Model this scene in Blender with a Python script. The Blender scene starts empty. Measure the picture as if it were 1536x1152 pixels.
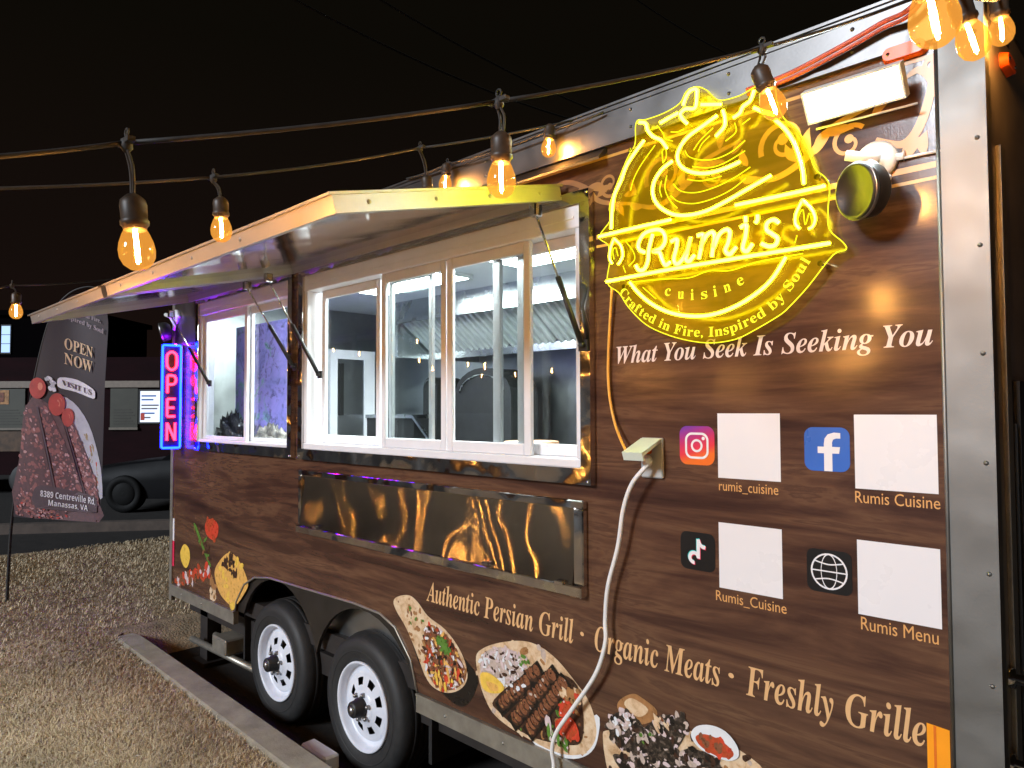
import bpy, math, random
import numpy as np
from mathutils import Vector, Matrix
from mathutils.geometry import tessellate_polygon

random.seed(7); rng = np.random.default_rng(7)
SC = bpy.context.scene; COL = SC.collection
R = math.radians

# ------------------------------------------------------------------ camera
CAM = np.array([0.0, -2.0, 1.79])
YAW, PIT, ROL, FPX = -.779, .0363, .0038, 1070.4
_f = np.array([math.sin(YAW)*math.cos(PIT), math.cos(YAW)*math.cos(PIT), math.sin(PIT)])
_r = np.array([math.cos(YAW), -math.sin(YAW), 0.0]); _d = np.cross(_f, _r)
_c, _s = math.cos(ROL), math.sin(ROL)
MR = np.array([_c*_r+_s*_d, -_s*_r+_c*_d, _f])
cd = bpy.data.cameras.new('camera'); cam = bpy.data.objects.new('camera', cd); COL.objects.link(cam)
m3 = np.stack([MR[0], -MR[1], -MR[2]], 1)
mw = Matrix.Identity(4)
for i in range(3):
    for j in range(3): mw[i][j] = m3[i, j]
    mw[i][3] = CAM[i]
cam.matrix_world = mw
cd.sensor_width = 36; cd.sensor_fit = 'HORIZONTAL'; cd.lens = FPX/1536*36; cd.clip_end = 2000; cd.clip_start = .02
SC.camera = cam

# ------------------------------------------------------------------ night sky, faint lot light, exposure
w = bpy.data.worlds.new('World'); SC.world = w; w.use_nodes = True
wn = w.node_tree.nodes; wl = w.node_tree.links
bg = wn['Background']
tcw = wn.new('ShaderNodeTexCoord'); spw = wn.new('ShaderNodeSeparateXYZ'); wl.new(tcw.outputs['Generated'], spw.inputs[0])
rpw = wn.new('ShaderNodeValToRGB'); wl.new(spw.outputs[2], rpw.inputs[0])
rpw.color_ramp.elements[0].position = .0; rpw.color_ramp.elements[0].color = (.0072, .0038, .0032, 1)
rpw.color_ramp.elements[1].position = .45; rpw.color_ramp.elements[1].color = (.0028, .0022, .0013, 1)
wl.new(rpw.outputs[0], bg.inputs[0]); bg.inputs[1].default_value = 1.0
sd = bpy.data.lights.new('car_park_light', 'SUN'); so = bpy.data.objects.new('car_park_light', sd); COL.objects.link(so)
sd.energy = 2.35; sd.angle = R(13); sd.color = (.83, .91, 1.0)
so.rotation_euler = Vector((.11, 1, -.40)).to_track_quat('-Z', 'Y').to_euler()
vs = SC.view_settings; vs.view_transform = 'Standard'; vs.look = 'None'; vs.exposure = .42; vs.gamma = 1

# ------------------------------------------------------------------ helpers
def ray(px, py): return MR.T @ np.array([(px-768)/FPX, (py-576)/FPX, 1.0])
def W(px, py, y=0.0):                 # surveyed point of the photograph on the plane y
    d = ray(px, py); return CAM + d*((y+2.0)/d[1])
def X_(px, py, x): d = ray(px, py); return CAM + d*(x/d[0])
def D_(px, py, dep): return CAM + ray(px, py)*dep

ORG = {None: np.zeros(3)}
def org(o): return ORG[o.name] if o is not None else np.zeros(3)
def tag(o, label=None, cat=None, group=None, kind=None):
    if label: o['label'] = label
    if cat: o['category'] = cat
    if group: o['group'] = group
    if kind: o['kind'] = kind
    return o
def thing(name, loc, label, cat, group=None):
    o = bpy.data.objects.new(name, None); COL.objects.link(o); o.location = loc
    o.empty_display_size = .1
    ORG[o.name] = np.array(loc, float); return tag(o, label, cat, group)

class MB:
    def __init__(s): s.v = []; s.f = []; s.m = []; s.n = 0; s.smooth = []
    def add(s, vs, fs, mat=0, smooth=False):
        s.v.extend([tuple(map(float, p)) for p in vs])
        for f in fs: s.f.append([i+s.n for i in f]); s.m.append(mat); s.smooth.append(smooth)
        s.n += len(vs); return s
    def box(s, x0, x1, y0, y1, z0, z1, mat=0, bev=0.0):
        x0, x1 = min(x0, x1), max(x0, x1); y0, y1 = min(y0, y1), max(y0, y1); z0, z1 = min(z0, z1), max(z0, z1)
        if bev > 0:
            b = min(bev, .45*(x1-x0), .45*(y1-y0), .45*(z1-z0))
            vs = []; idx = {}
            for a in range(3):
                for sx in (0, 1):
                    for sy in (0, 1):
                        for sz in (0, 1):
                            p = [(x0, x1)[sx], (y0, y1)[sy], (z0, z1)[sz]]
                            for k in range(3):
                                if k != a: p[k] += b if (sx, sy, sz)[k] == 0 else -b
                            idx[(a, sx, sy, sz)] = len(vs); vs.append(p)
            fs = []
            I = idx
            for t in (0, 1):
                q = [(0, 0), (1, 0), (1, 1), (0, 1)]
                fs.append([I[(0, t, a, c)] for a, c in q]); fs.append([I[(1, a, t, c)] for a, c in q]); fs.append([I[(2, a, c, t)] for a, c in q])
                for u in (0, 1):
                    fs.append([I[(1, 0, t, u)], I[(1, 1, t, u)], I[(2, 1, t, u)], I[(2, 0, t, u)]])
                    fs.append([I[(0, t, 0, u)], I[(0, t, 1, u)], I[(2, t, 1, u)], I[(2, t, 0, u)]])
                    fs.append([I[(0, t, u, 0)], I[(0, t, u, 1)], I[(1, t, u, 1)], I[(1, t, u, 0)]])
                    for q_ in (0, 1): fs.append([I[(0, t, u, q_)], I[(1, t, u, q_)], I[(2, t, u, q_)]])
            cc = np.array([(x0+x1)/2, (y0+y1)/2, (z0+z1)/2])
            out = []
            for f in fs:
                P = [np.array(vs[i]) for i in f]; nn = np.cross(P[1]-P[0], P[2]-P[0])
                out.append(f if np.dot(nn, sum(P)/len(P)-cc) > 0 else f[::-1])
            return s.add(vs, out, mat)
        vs = [(x, y, z) for x in (x0, x1) for y in (y0, y1) for z in (z0, z1)]
        return s.add(vs, [(0, 1, 3, 2), (4, 6, 7, 5), (0, 4, 5, 1), (2, 3, 7, 6), (0, 2, 6, 4), (1, 5, 7, 3)], mat)
    def obox(s, c, u, v, n, a, b, t, mat=0):   # oriented box: centre, half axes a along u, b along v, t along n
        c, u, v, n = [np.array(k, float) for k in (c, u, v, n)]
        vs = [c+u*a*i+v*b*j+n*t*k for i in (-1, 1) for j in (-1, 1) for k in (-1, 1)]
        fs = [(0, 1, 3, 2), (4, 6, 7, 5), (0, 4, 5, 1), (2, 3, 7, 6), (0, 2, 6, 4), (1, 5, 7, 3)]
        if np.dot(np.cross(u, v), n) < 0: fs = [f[::-1] for f in fs]
        return s.add(vs, fs, mat)
    def tube(s, pts, r, n=8, mat=0, caps=True, closed=False):
        P = np.array(pts, float); k = len(P)
        rr = np.full(k, r) if np.isscalar(r) else np.array(r, float)
        T = np.zeros_like(P)
        if closed: T = np.roll(P, -1, 0)-np.roll(P, 1, 0)
        else:
            T[1:-1] = P[2:]-P[:-2]; T[0] = P[1]-P[0]; T[-1] = P[-1]-P[-2]
        T /= np.linalg.norm(T, axis=1)[:, None]+1e-12
        a = np.array([0, 0, 1.]) if abs(T[0][2]) < .9 else np.array([1., 0, 0])
        U = np.cross(a, T[0]); U /= np.linalg.norm(U); vs = []
        for i in range(k):
            U = U-T[i]*np.dot(U, T[i]); U /= np.linalg.norm(U)+1e-12; V = np.cross(T[i], U)
            for j in range(n):
                t = 2*math.pi*j/n; vs.append(P[i]+rr[i]*(math.cos(t)*U+math.sin(t)*V))
        fs = []
        for i in range(k if closed else k-1):
            i2 = (i+1) % k
            for j in range(n):
                j2 = (j+1) % n; fs.append((i*n+j, i*n+j2, i2*n+j2, i2*n+j))
        if caps and not closed: fs.append(tuple(range(n))[::-1]); fs.append(tuple((k-1)*n+j for j in range(n)))
        return s.add(vs, fs, mat, True)
    def lathe(s, prof, c, ax=(0, 0, 1), n=24, mat=0):   # prof: (r, h) pairs, axis ax from c
        ax = np.array(ax, float); ax /= np.linalg.norm(ax); c = np.array(c, float)
        a = np.array([0, 0, 1.]) if abs(ax[2]) < .9 else np.array([1., 0, 0])
        U = np.cross(a, ax); U /= np.linalg.norm(U); V = np.cross(ax, U); vs = []
        for (r, h) in prof:
            for j in range(n):
                t = 2*math.pi*j/n; vs.append(c+ax*h+max(r, 1e-5)*(math.cos(t)*U+math.sin(t)*V))
        fs = []
        for i in range(len(prof)-1):
            for j in range(n):
                j2 = (j+1) % n; fs.append((i*n+j, i*n+j2, (i+1)*n+j2, (i+1)*n+j))
        return s.add(vs, fs, mat, True)
    def flat(s, pts, mat=0, th=0.0, nrm=(0, -1, 0)):   # planar polygon (3-D points) facing nrm, optional thickness backwards
        P = [np.array(p, float) for p in pts]; n = np.array(nrm, float)
        ar = sum((np.cross(P[i]-P[0], P[i+1]-P[0]) for i in range(1, len(P)-1)), np.zeros(3))
        if np.dot(ar, n) < 0: P = P[::-1]
        tris = tessellate_polygon([[Vector(p) for p in P]])
        fs = []
        for t in tris:
            a, b, c = [P[i] for i in t]
            fs.append(t if np.dot(np.cross(b-a, c-a), n) > 0 else t[::-1])
        s.add(P, fs, mat)
        if th > 0:
            k = len(P); Q = [p-n*th for p in P]
            s.add(P+Q, [(i, k+i, k+(i+1) % k, (i+1) % k) for i in range(k)], mat)
        return s
    def build(s, name, mats, parent=None, at=None):
        me = bpy.data.meshes.new(name); o = bpy.data.objects.new(name, me); COL.objects.link(o)
        if not isinstance(mats, (list, tuple)): mats = [mats]
        for m in mats: me.materials.append(m)
        po = org(parent); at = po if at is None else np.array(at, float)
        V = np.array(s.v, float)-at
        me.from_pydata(V.tolist(), [], s.f)
        me.polygons.foreach_set('material_index', s.m); me.polygons.foreach_set('use_smooth', s.smooth)
        me.update()
        if parent: o.parent = parent
        o.location = (at-po).tolist() if parent else at.tolist()
        ORG[o.name] = at
        return o

def smooth_path(pts, sub=8, closed=False):
    P = np.array(pts, float); k = len(P); out = []
    rng_ = range(k) if closed else range(k-1)
    for i in rng_:
        if closed: p0, p1, p2, p3 = P[(i-1) % k], P[i], P[(i+1) % k], P[(i+2) % k]
        else: p0, p1, p2, p3 = P[max(i-1, 0)], P[i], P[i+1], P[min(i+2, k-1)]
        for j in range(sub):
            t = j/sub
            out.append(.5*((2*p1)+(-p0+p2)*t+(2*p0-5*p1+4*p2-p3)*t*t+(-p0+3*p1-3*p2+p3)*t**3))
    if not closed: out.append(P[-1])
    return np.array(out)

def alpha(s, up, lo, dig=None, special={}):
    o = ''
    for ch in s:
        if ch in special: o += special[ch]
        elif 'A' <= ch <= 'Z': o += chr(up+ord(ch)-65)
        elif 'a' <= ch <= 'z': o += chr(lo+ord(ch)-97)
        elif dig and ch.isdigit(): o += chr(dig+int(ch))
        else: o += ch
    return o
bold = lambda s: alpha(s, 0x1D400, 0x1D41A, 0x1D7CE)
boldit = lambda s: alpha(s, 0x1D468, 0x1D482, 0x1D7CE)
sansb = lambda s: alpha(s, 0x1D5D4, 0x1D5EE, 0x1D7EC)
_tc = {}
def glyphs(body, shear=0.0, res=3):
    k = (body, shear)
    if k not in _tc:
        c = bpy.data.curves.new('letters', 'FONT'); c.body = body; c.resolution_u = res; c.shear = shear
        o = bpy.data.objects.new('letters', c); COL.objects.link(o); bpy.context.view_layer.update()
        dg = bpy.context.evaluated_depsgraph_get(); me = bpy.data.meshes.new_from_object(o.evaluated_get(dg))
        v = [tuple(p.co) for p in me.vertices]; f = [list(p.vertices) for p in me.polygons]
        bpy.data.objects.remove(o); bpy.data.curves.remove(c); bpy.data.meshes.remove(me)
        _tc[k] = (np.array(v), f)
    return _tc[k]
def text_on(mb, body, o, u, v, width, cap, mat=0, shear=0.0, n=(0, -1, 0), align='l', caph=.7):
    """flat lettering: origin o at left of baseline, u right, v up; width in metres (None keeps proportions)"""
    V, F = glyphs(body, shear); o, u, v, n = [np.array(k, float) for k in (o, u, v, n)]
    x0, x1 = V[:, 0].min(), V[:, 0].max(); sv = cap/caph; su = width/(x1-x0) if width else sv
    off = 0 if align == 'l' else -(x1-x0)*su/2
    P = [o+u*((p[0]-x0)*su+off)+v*(p[1]*sv) for p in V]
    FF = []
    for f in F:
        a, b, c = P[f[0]], P[f[1]], P[f[2]]
        FF.append(f)
    if FF:
        nn = sum((np.cross(P[f[1]]-P[f[0]], P[f[2]]-P[f[0]]) for f in FF), np.zeros(3))
        if np.dot(nn, n) < 0: FF = [f[::-1] for f in FF]
    mb.add(P, FF, mat)
EX, EZ = (1, 0, 0), (0, 0, 1)

# ------------------------------------------------------------------ materials
def base(name):
    m = bpy.data.materials.new(name); m.use_nodes = True; nt = m.node_tree
    return m, nt, nt.nodes, nt.links, nt.nodes['Principled BSDF']
def noise(N, L, vec, scale, detail=4, rough=.55, dist=0.0):
    n = N.new('ShaderNodeTexNoise'); n.inputs['Scale'].default_value = scale; n.inputs['Detail'].default_value = detail
    n.inputs['Roughness'].default_value = rough; n.inputs['Distortion'].default_value = dist; L.new(vec, n.inputs['Vector']); return n
def mapping(N, L, sc=(1, 1, 1)):
    t = N.new('ShaderNodeTexCoord'); mp = N.new('ShaderNodeMapping'); mp.inputs['Scale'].default_value = sc
    L.new(t.outputs['Object'], mp.inputs['Vector']); return mp.outputs[0]
def ramp(N, L, fac, stops, interp='LINEAR'):
    r = N.new('ShaderNodeValToRGB'); r.color_ramp.interpolation = interp
    while len(r.color_ramp.elements) < len(stops): r.color_ramp.elements.new(.5)
    for e, (p, c) in zip(r.color_ramp.elements, stops): e.position = p; e.color = (*c, 1)
    L.new(fac, r.inputs[0]); return r
def pm(name, col, rough=.5, metal=0.0, var=.18, scale=14, stretch=(1, 1, 1), bump=0.0, bscale=60, bdist=.002, rvar=.12, spec=.5, coat=0.0):
    m, nt, N, L, P = base(name); vec = mapping(N, L, stretch)
    n = noise(N, L, vec, scale, 5)
    c = np.array(col)
    rp = ramp(N, L, n.outputs['Fac'], [(.25, tuple(c*(1-var))), (.75, tuple(np.minimum(c*(1+var), 1)))])
    L.new(rp.outputs[0], P.inputs['Base Color'])
    mr = N.new('ShaderNodeMapRange'); mr.inputs['To Min'].default_value = max(rough-rvar*rough, .01); mr.inputs['To Max'].default_value = min(rough+rvar*rough, 1)
    L.new(n.outputs['Fac'], mr.inputs['Value']); L.new(mr.outputs[0], P.inputs['Roughness'])
    P.inputs['Metallic'].default_value = metal; P.inputs['Specular IOR Level'].default_value = spec; P.inputs['Coat Weight'].default_value = coat
    if bump > 0:
        n2 = noise(N, L, vec, bscale, 3); b = N.new('ShaderNodeBump'); b.inputs['Strength'].default_value = bump; b.inputs['Distance'].default_value = bdist
        L.new(n2.outputs['Fac'], b.inputs['Height']); L.new(b.outputs[0], P.inputs['Normal'])
    return m
def em(name, col, st):
    m = bpy.data.materials.new(name); m.use_nodes = True; N = m.node_tree.nodes; L = m.node_tree.links; N.clear()
    e = N.new('ShaderNodeEmission'); e.inputs[0].default_value = (*col, 1); e.inputs[1].default_value = st
    o = N.new('ShaderNodeOutputMaterial'); L.new(e.outputs[0], o.inputs[0]); return m
def glassy(name, tint=(1, 1, 1), rough=0.0, emis=None, est=0.0, efac=0.0, ior=1.45, bump=0.0, bscale=3):
    m = bpy.data.materials.new(name); m.use_nodes = True; N = m.node_tree.nodes; L = m.node_tree.links; N.clear()
    o = N.new('ShaderNodeOutputMaterial'); fr = N.new('ShaderNodeFresnel' if ior else 'ShaderNodeValue')
    if ior: fr.inputs[0].default_value = ior
    else: fr.outputs[0].default_value = .05
    t = N.new('ShaderNodeBsdfTransparent'); t.inputs[0].default_value = (*tint, 1); g = N.new('ShaderNodeBsdfGlossy'); g.inputs['Roughness'].default_value = rough
    x = N.new('ShaderNodeMixShader'); L.new(fr.outputs[0], x.inputs[0]); L.new(g.outputs[0], x.inputs[2])
    if bump > 0:
        v = mapping(N, L); n = noise(N, L, v, bscale, 1); b = N.new('ShaderNodeBump'); b.inputs['Strength'].default_value = bump; b.inputs['Distance'].default_value = .01
        L.new(n.outputs['Fac'], b.inputs['Height']); L.new(b.outputs[0], g.inputs['Normal'])
    if emis:
        e = N.new('ShaderNodeEmission'); e.inputs[0].default_value = (*emis, 1); e.inputs[1].default_value = est
        y = N.new('ShaderNodeMixShader'); y.inputs[0].default_value = efac; L.new(t.outputs[0], y.inputs[1]); L.new(e.outputs[0], y.inputs[2]); L.new(y.outputs[0], x.inputs[1])
    else: L.new(t.outputs[0], x.inputs[1])
    L.new(x.outputs[0], o.inputs[0]); return m
def steel(name, col=(.62, .60, .57), rough=.14, wav=.25, wsc=2.5, stretch=(1, 1, 1), aniso=0.0, tan=(1, 0, 0), fine=.06, metal=1.0):
    m, nt, N, L, P = base(name); vec = mapping(N, L, stretch)
    P.inputs['Metallic'].default_value = metal
    n = noise(N, L, vec, 9, 6); rp = ramp(N, L, n.outputs['Fac'], [(.3, tuple(np.array(col)*.86)), (.75, col)])
    L.new(rp.outputs[0], P.inputs['Base Color'])
    mr = N.new('ShaderNodeMapRange'); mr.inputs['To Min'].default_value = rough*.75; mr.inputs['To Max'].default_value = rough*1.35
    L.new(n.outputs['Fac'], mr.inputs['Value']); L.new(mr.outputs[0], P.inputs['Roughness'])
    n2 = noise(N, L, vec, wsc, 1.5); n3 = noise(N, L, vec, 140, 2)
    b = N.new('ShaderNodeBump'); b.inputs['Strength'].default_value = wav; b.inputs['Distance'].default_value = .05; L.new(n2.outputs['Fac'], b.inputs['Height'])
    b2 = N.new('ShaderNodeBump'); b2.inputs['Strength'].default_value = fine; b2.inputs['Distance'].default_value = .002; L.new(n3.outputs['Fac'], b2.inputs['Height']); L.new(b.outputs[0], b2.inputs['Normal'])
    L.new(b2.outputs[0], P.inputs['Normal'])
    if aniso > 0:
        P.inputs['Anisotropic'].default_value = aniso
        cx = N.new('ShaderNodeCombineXYZ')
        for i in range(3): cx.inputs[i].default_value = tan[i]
        L.new(cx.outputs[0], P.inputs['Tangent'])
    return m
def brushed(name):   # sheet brushed lengthwise: lamps smear into upright streaks
    m = bpy.data.materials.new(name); m.use_nodes = True; N = m.node_tree.nodes; L = m.node_tree.links; N.clear()
    o = N.new('ShaderNodeOutputMaterial'); g = N.new('ShaderNodeBsdfAnisotropic'); g.distribution = 'BECKMANN'
    v = mapping(N, L); n = noise(N, L, v, 6, 5); rp = ramp(N, L, n.outputs['Fac'], [(.3, (.58, .53, .45)), (.75, (.70, .65, .57))]); L.new(rp.outputs[0], g.inputs['Color'])
    g.inputs['Roughness'].default_value = .145; g.inputs['Anisotropy'].default_value = .885
    cx = N.new('ShaderNodeCombineXYZ'); cx.inputs[0].default_value = 1; L.new(cx.outputs[0], g.inputs['Tangent'])
    n2 = noise(N, L, v, 3.4, 1); b = N.new('ShaderNodeBump'); b.inputs['Strength'].default_value = .085; b.inputs['Distance'].default_value = .05; L.new(n2.outputs['Fac'], b.inputs['Height']); L.new(b.outputs[0], g.inputs['Normal'])
    L.new(g.outputs[0], o.inputs[0]); return m
def wrap_mat():
    m, nt, N, L, P = base('wood grain vinyl wrap')
    v1 = mapping(N, L, (.45, 1, 3.6)); n1 = noise(N, L, v1, 1.6, 7, .6, 1.1)
    v2 = mapping(N, L, (1.2, 1, 14)); n2 = noise(N, L, v2, 1.3, 5, .6, .8)
    mx = N.new('ShaderNodeMath'); mx.operation = 'MULTIPLY_ADD'; mx.inputs[1].default_value = .35; L.new(n2.outputs['Fac'], mx.inputs[0])
    ml = N.new('ShaderNodeMath'); ml.operation = 'MULTIPLY'; ml.inputs[1].default_value = .68; L.new(n1.outputs['Fac'], ml.inputs[0]); L.new(ml.outputs[0], mx.inputs[2])
    rp = ramp(N, L, mx.outputs[0], [(.36, (.030, .0135, .0100)), (.45, (.058, .0255, .0170)), (.52, (.098, .046, .027)), (.56, (.128, .064, .035)), (.585, (.080, .037, .023)), (.68, (.22, .118, .060))])
    L.new(rp.outputs[0], P.inputs['Base Color'])
    P.inputs['Roughness'].default_value = .15; P.inputs['Specular IOR Level'].default_value = .6
    v3 = mapping(N, L); n3 = noise(N, L, v3, 210, 2); b = N.new('ShaderNodeBump'); b.inputs['Strength'].default_value = .12; b.inputs['Distance'].default_value = .0016
    L.new(n3.outputs['Fac'], b.inputs['Height'])
    n4 = noise(N, L, v3, 2.2, 2); b2 = N.new('ShaderNodeBump'); b2.inputs['Strength'].default_value = .12; b2.inputs['Distance'].default_value = .02
    L.new(n4.outputs['Fac'], b2.inputs['Height']); L.new(b.outputs[0], b2.inputs['Normal']); L.new(b2.outputs[0], P.inputs['Normal'])
    return m
def meat_mat(name, c0, c1, c2, scale=60):
    m, nt, N, L, P = base(name); v = mapping(N, L); n = noise(N, L, v, scale, 6, .7, .4)
    rp = ramp(N, L, n.outputs['Fac'], [(.33, c0), (.5, c1), (.68, c2)]); L.new(rp.outputs[0], P.inputs['Base Color'])
    P.inputs['Roughness'].default_value = .3; return m

M = {}
M['wrap'] = wrap_mat()
M['steel'] = steel('polished stainless steel', (.66, .63, .60), .13, .8, 5)
M['steel_wavy'] = steel('wavy stainless sheet', (.60, .58, .55), .06, .09, 1.6, (2.2, .4, 1), metal=.95)
M['steel_brushed'] = brushed('brushed stainless panel')
M['steel_trim'] = steel('stainless corner trim', (.27, .265, .25), .55, .25, 4, (1, 1, 1), .3, (1, 0, 0))
M['steel_dull'] = steel('dull roof fascia metal', (.20, .19, .185), .36, .12, 3)
M['alu'] = pm('weathered aluminium rail', (.36, .34, .29), .42, .7, .2, 18, bump=.1)
M['white_alu'] = pm('white powder coated aluminium', (.74, .74, .77), .32, 0, .05, 9, bump=.03)
M['inner_alu'] = pm('grey anodised aluminium', (.42, .42, .43), .3, .6, .1, 9)
M['awning_edge'] = pm('satin awning edge', (.44, .41, .38), .40, .55, .08, 10, bump=.05)
M['glass'] = glassy('window glass', (.90, .95, .95), 0, bump=.02, bscale=2.0, ior=1.6)
M['int_steel'] = steel('kitchen wall steel', (.42, .44, .45), .34, .08, 3)
M['int_white'] = pm('kitchen ceiling white', (.62, .66, .67), .5, 0, .06, 8)
M['hood'] = steel('hood steel', (.55, .57, .58), .25, .1, 4)
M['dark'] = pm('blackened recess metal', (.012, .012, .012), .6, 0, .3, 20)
M['black'] = pm('black satin paint', (.014, .014, .014), .5, 0, .3, 24, bump=.05)
M['rubber'] = pm('tyre rubber', (.017, .017, .017), .62, 0, .3, 30, bump=.25, bscale=120)
M['rim'] = pm('white painted steel rim', (.68, .71, .78), .3, 0, .14, 9, bump=.03)
M['hub'] = steel('bare hub metal', (.35, .34, .33), .35, .1, 20)
M['fender'] = pm('black fender metal', (.018, .016, .014), .3, 0, .3, 12, bump=.06, bscale=8, bdist=.01)
M['chassis'] = pm('dark chassis paint', (.018, .014, .012), .6, 0, .4, 12)
M['led'] = em('lit kitchen light panel', (.90, 1.0, .98), 34)
M['led2'] = em('lit flood light panel', (.88, 1.0, .98), 95)
M['neon'] = em('lit yellow neon core', (1, .98, .016), 50)
M['neon_thin'] = em('lit yellow neon line', (1, .93, .01), 1.2)
M['neon_edge'] = em('glowing acrylic edge', (1, .95, .03), 1.2)
M['jacket'] = glassy('neon silicone jacket', (1, .98, .9), .2, (1, .99, .0), 1.0, .40)
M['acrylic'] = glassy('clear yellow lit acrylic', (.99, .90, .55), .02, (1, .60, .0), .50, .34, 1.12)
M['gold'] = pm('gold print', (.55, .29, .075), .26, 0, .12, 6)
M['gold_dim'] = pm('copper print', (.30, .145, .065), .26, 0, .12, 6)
M['peach'] = pm('peach vinyl lettering', (.72, .43, .20), .26, 0, .06, 6)
M['pink'] = pm('pale pink vinyl lettering', (.74, .60, .54), .26, 0, .06, 6)
M['orange_txt'] = pm('orange vinyl lettering', (.72, .37, .13), .26, 0, .06, 6)
M['white_print'] = pm('white vinyl sticker', (.78, .77, .79), .28, 0, .004, 6)
M['black_print'] = pm('black vinyl sticker', (.010, .009, .009), .28, 0, .2, 6)
M['fb'] = pm('blue vinyl sticker', (.035, .13, .50), .28, 0, .05, 6)
M['cyan'] = pm('cyan vinyl', (.05, .62, .62), .3, 0, .05, 6)
M['redv'] = pm('red vinyl', (.75, .03, .10), .3, 0, .05, 6)
M['amber'] = pm('amber lens plastic', (.85, .13, .01), .2, 0, .1, 40)
M['sticker'] = pm('orange reflective sticker', (.95, .33, .01), .35, 0, .08, 10)
M['red_cable'] = pm('red cable jacket', (.50, .09, .05), .4, 0, .15, 30)
M['white_cable'] = pm('white cable jacket', (.80, .80, .78), .35, 0, .06, 30)
M['orange_cable'] = pm('orange cord jacket', (.80, .38, .06), .4, 0, .1, 30)
M['cord'] = pm('black rubber cord', (.035, .033, .031), .6, 0, .3, 50, spec=.3)
M['socket'] = pm('bulb socket plastic', (.05, .034, .022), .45, 0, .25, 50)
M['bulb'] = glassy('amber bulb glass', (1, .74, .36), .03, (1, .44, .07), 1.2, .30, None)
M['filament'] = em('lit bulb filament', (1, .56, .215), 1450)
M['grey_plastic'] = pm('grey outlet plastic', (.42, .44, .44), .4, 0, .08, 20)
M['mint'] = pm('pale outlet cover', (.60, .68, .60), .35, 0, .06, 20)
M['white_plastic'] = pm('white lamp plastic', (.72, .74, .74), .35, 0, .06, 20)
M['asphalt'] = pm('asphalt', (.020, .017, .015), .85, 0, .35, 6, bump=.5, bscale=90, bdist=.006)
M['soil'] = pm('dry thatch soil', (.33, .25, .16), .95, 0, .4, 9, bump=.6, bscale=60, bdist=.02)
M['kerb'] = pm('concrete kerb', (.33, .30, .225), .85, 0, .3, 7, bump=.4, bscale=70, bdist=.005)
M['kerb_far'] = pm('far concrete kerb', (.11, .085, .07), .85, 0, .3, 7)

# ------------------------------------------------------------------ setting: ground, kerb, lawn
g = MB(); g.flat([(-300, -300, 0), (300, -300, 0), (300, 300, 0), (-300, 300, 0)], nrm=(0, 0, 1)); tag(g.build('ground', M['asphalt']), kind='structure')
LAWN = [(3, -.46), (3, -9), (-10.6, -9), (-10.2, -.3), (-9.3, 3.2), (-6.35, 3.2), (-5.95, -.18), (-5.8, -.31)]
l = MB(); l.flat([(x, y, .115) for x, y in LAWN], nrm=(0, 0, 1))
sk = [(3, -.46, .0), (-5.8, -.31, .0), (-5.55, -.12, .004), (-5.6, 3.2, .004)]; l.add([(3, -.46, .115), (-5.8, -.31, .115), (-5.95, -.18, .115), (-6.35, 3.2, .115)]+sk, [(0, 1, 5, 4), (1, 2, 6, 5), (2, 3, 7, 6)])
tag(l.build('lawn', M['soil']), kind='structure')
def kerb_y(x): return -.175-.022*(x+2.98)
k = MB()
prof = [(-.17, 0), (-.17, .128), (-.155, .136), (-.02, .136), (.0, .12), (.012, 0)]   # y offset from road edge, z
xs = [3, 1, -1, -2, -3, -4, -5, -5.5, -5.75, -5.9]
vs = []; fs = []
for i, x in enumerate(xs):
    zf = 1 if x > -5.6 else (.97 if x > -5.8 else .80)
    for (dy, z) in prof: vs.append((x, kerb_y(x)+dy, z*zf))
np_ = len(prof)
for i in range(len(xs)-1):
    for j in range(np_-1): fs.append((i*np_+j, i*np_+j+1, (i+1)*np_+j+1, (i+1)*np_+j))
fs.append(tuple((len(xs)-1)*np_+j for j in range(np_)))
k.add(vs, fs); tag(k.build('kerb', M['kerb']), kind='structure')
k = MB(); a, b = np.array([-13.6, -.9, 0]), np.array([-10.2, 3.75, 0]); u = (b-a)/np.linalg.norm(b-a)
k.obox((a+b)/2+np.array([0, 0, .07]), u, np.array([-u[1], u[0], 0]), (0, 0, 1), 2.9, .09, .07); tag(k.build('kerb', M['kerb_far']), kind='structure')
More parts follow.
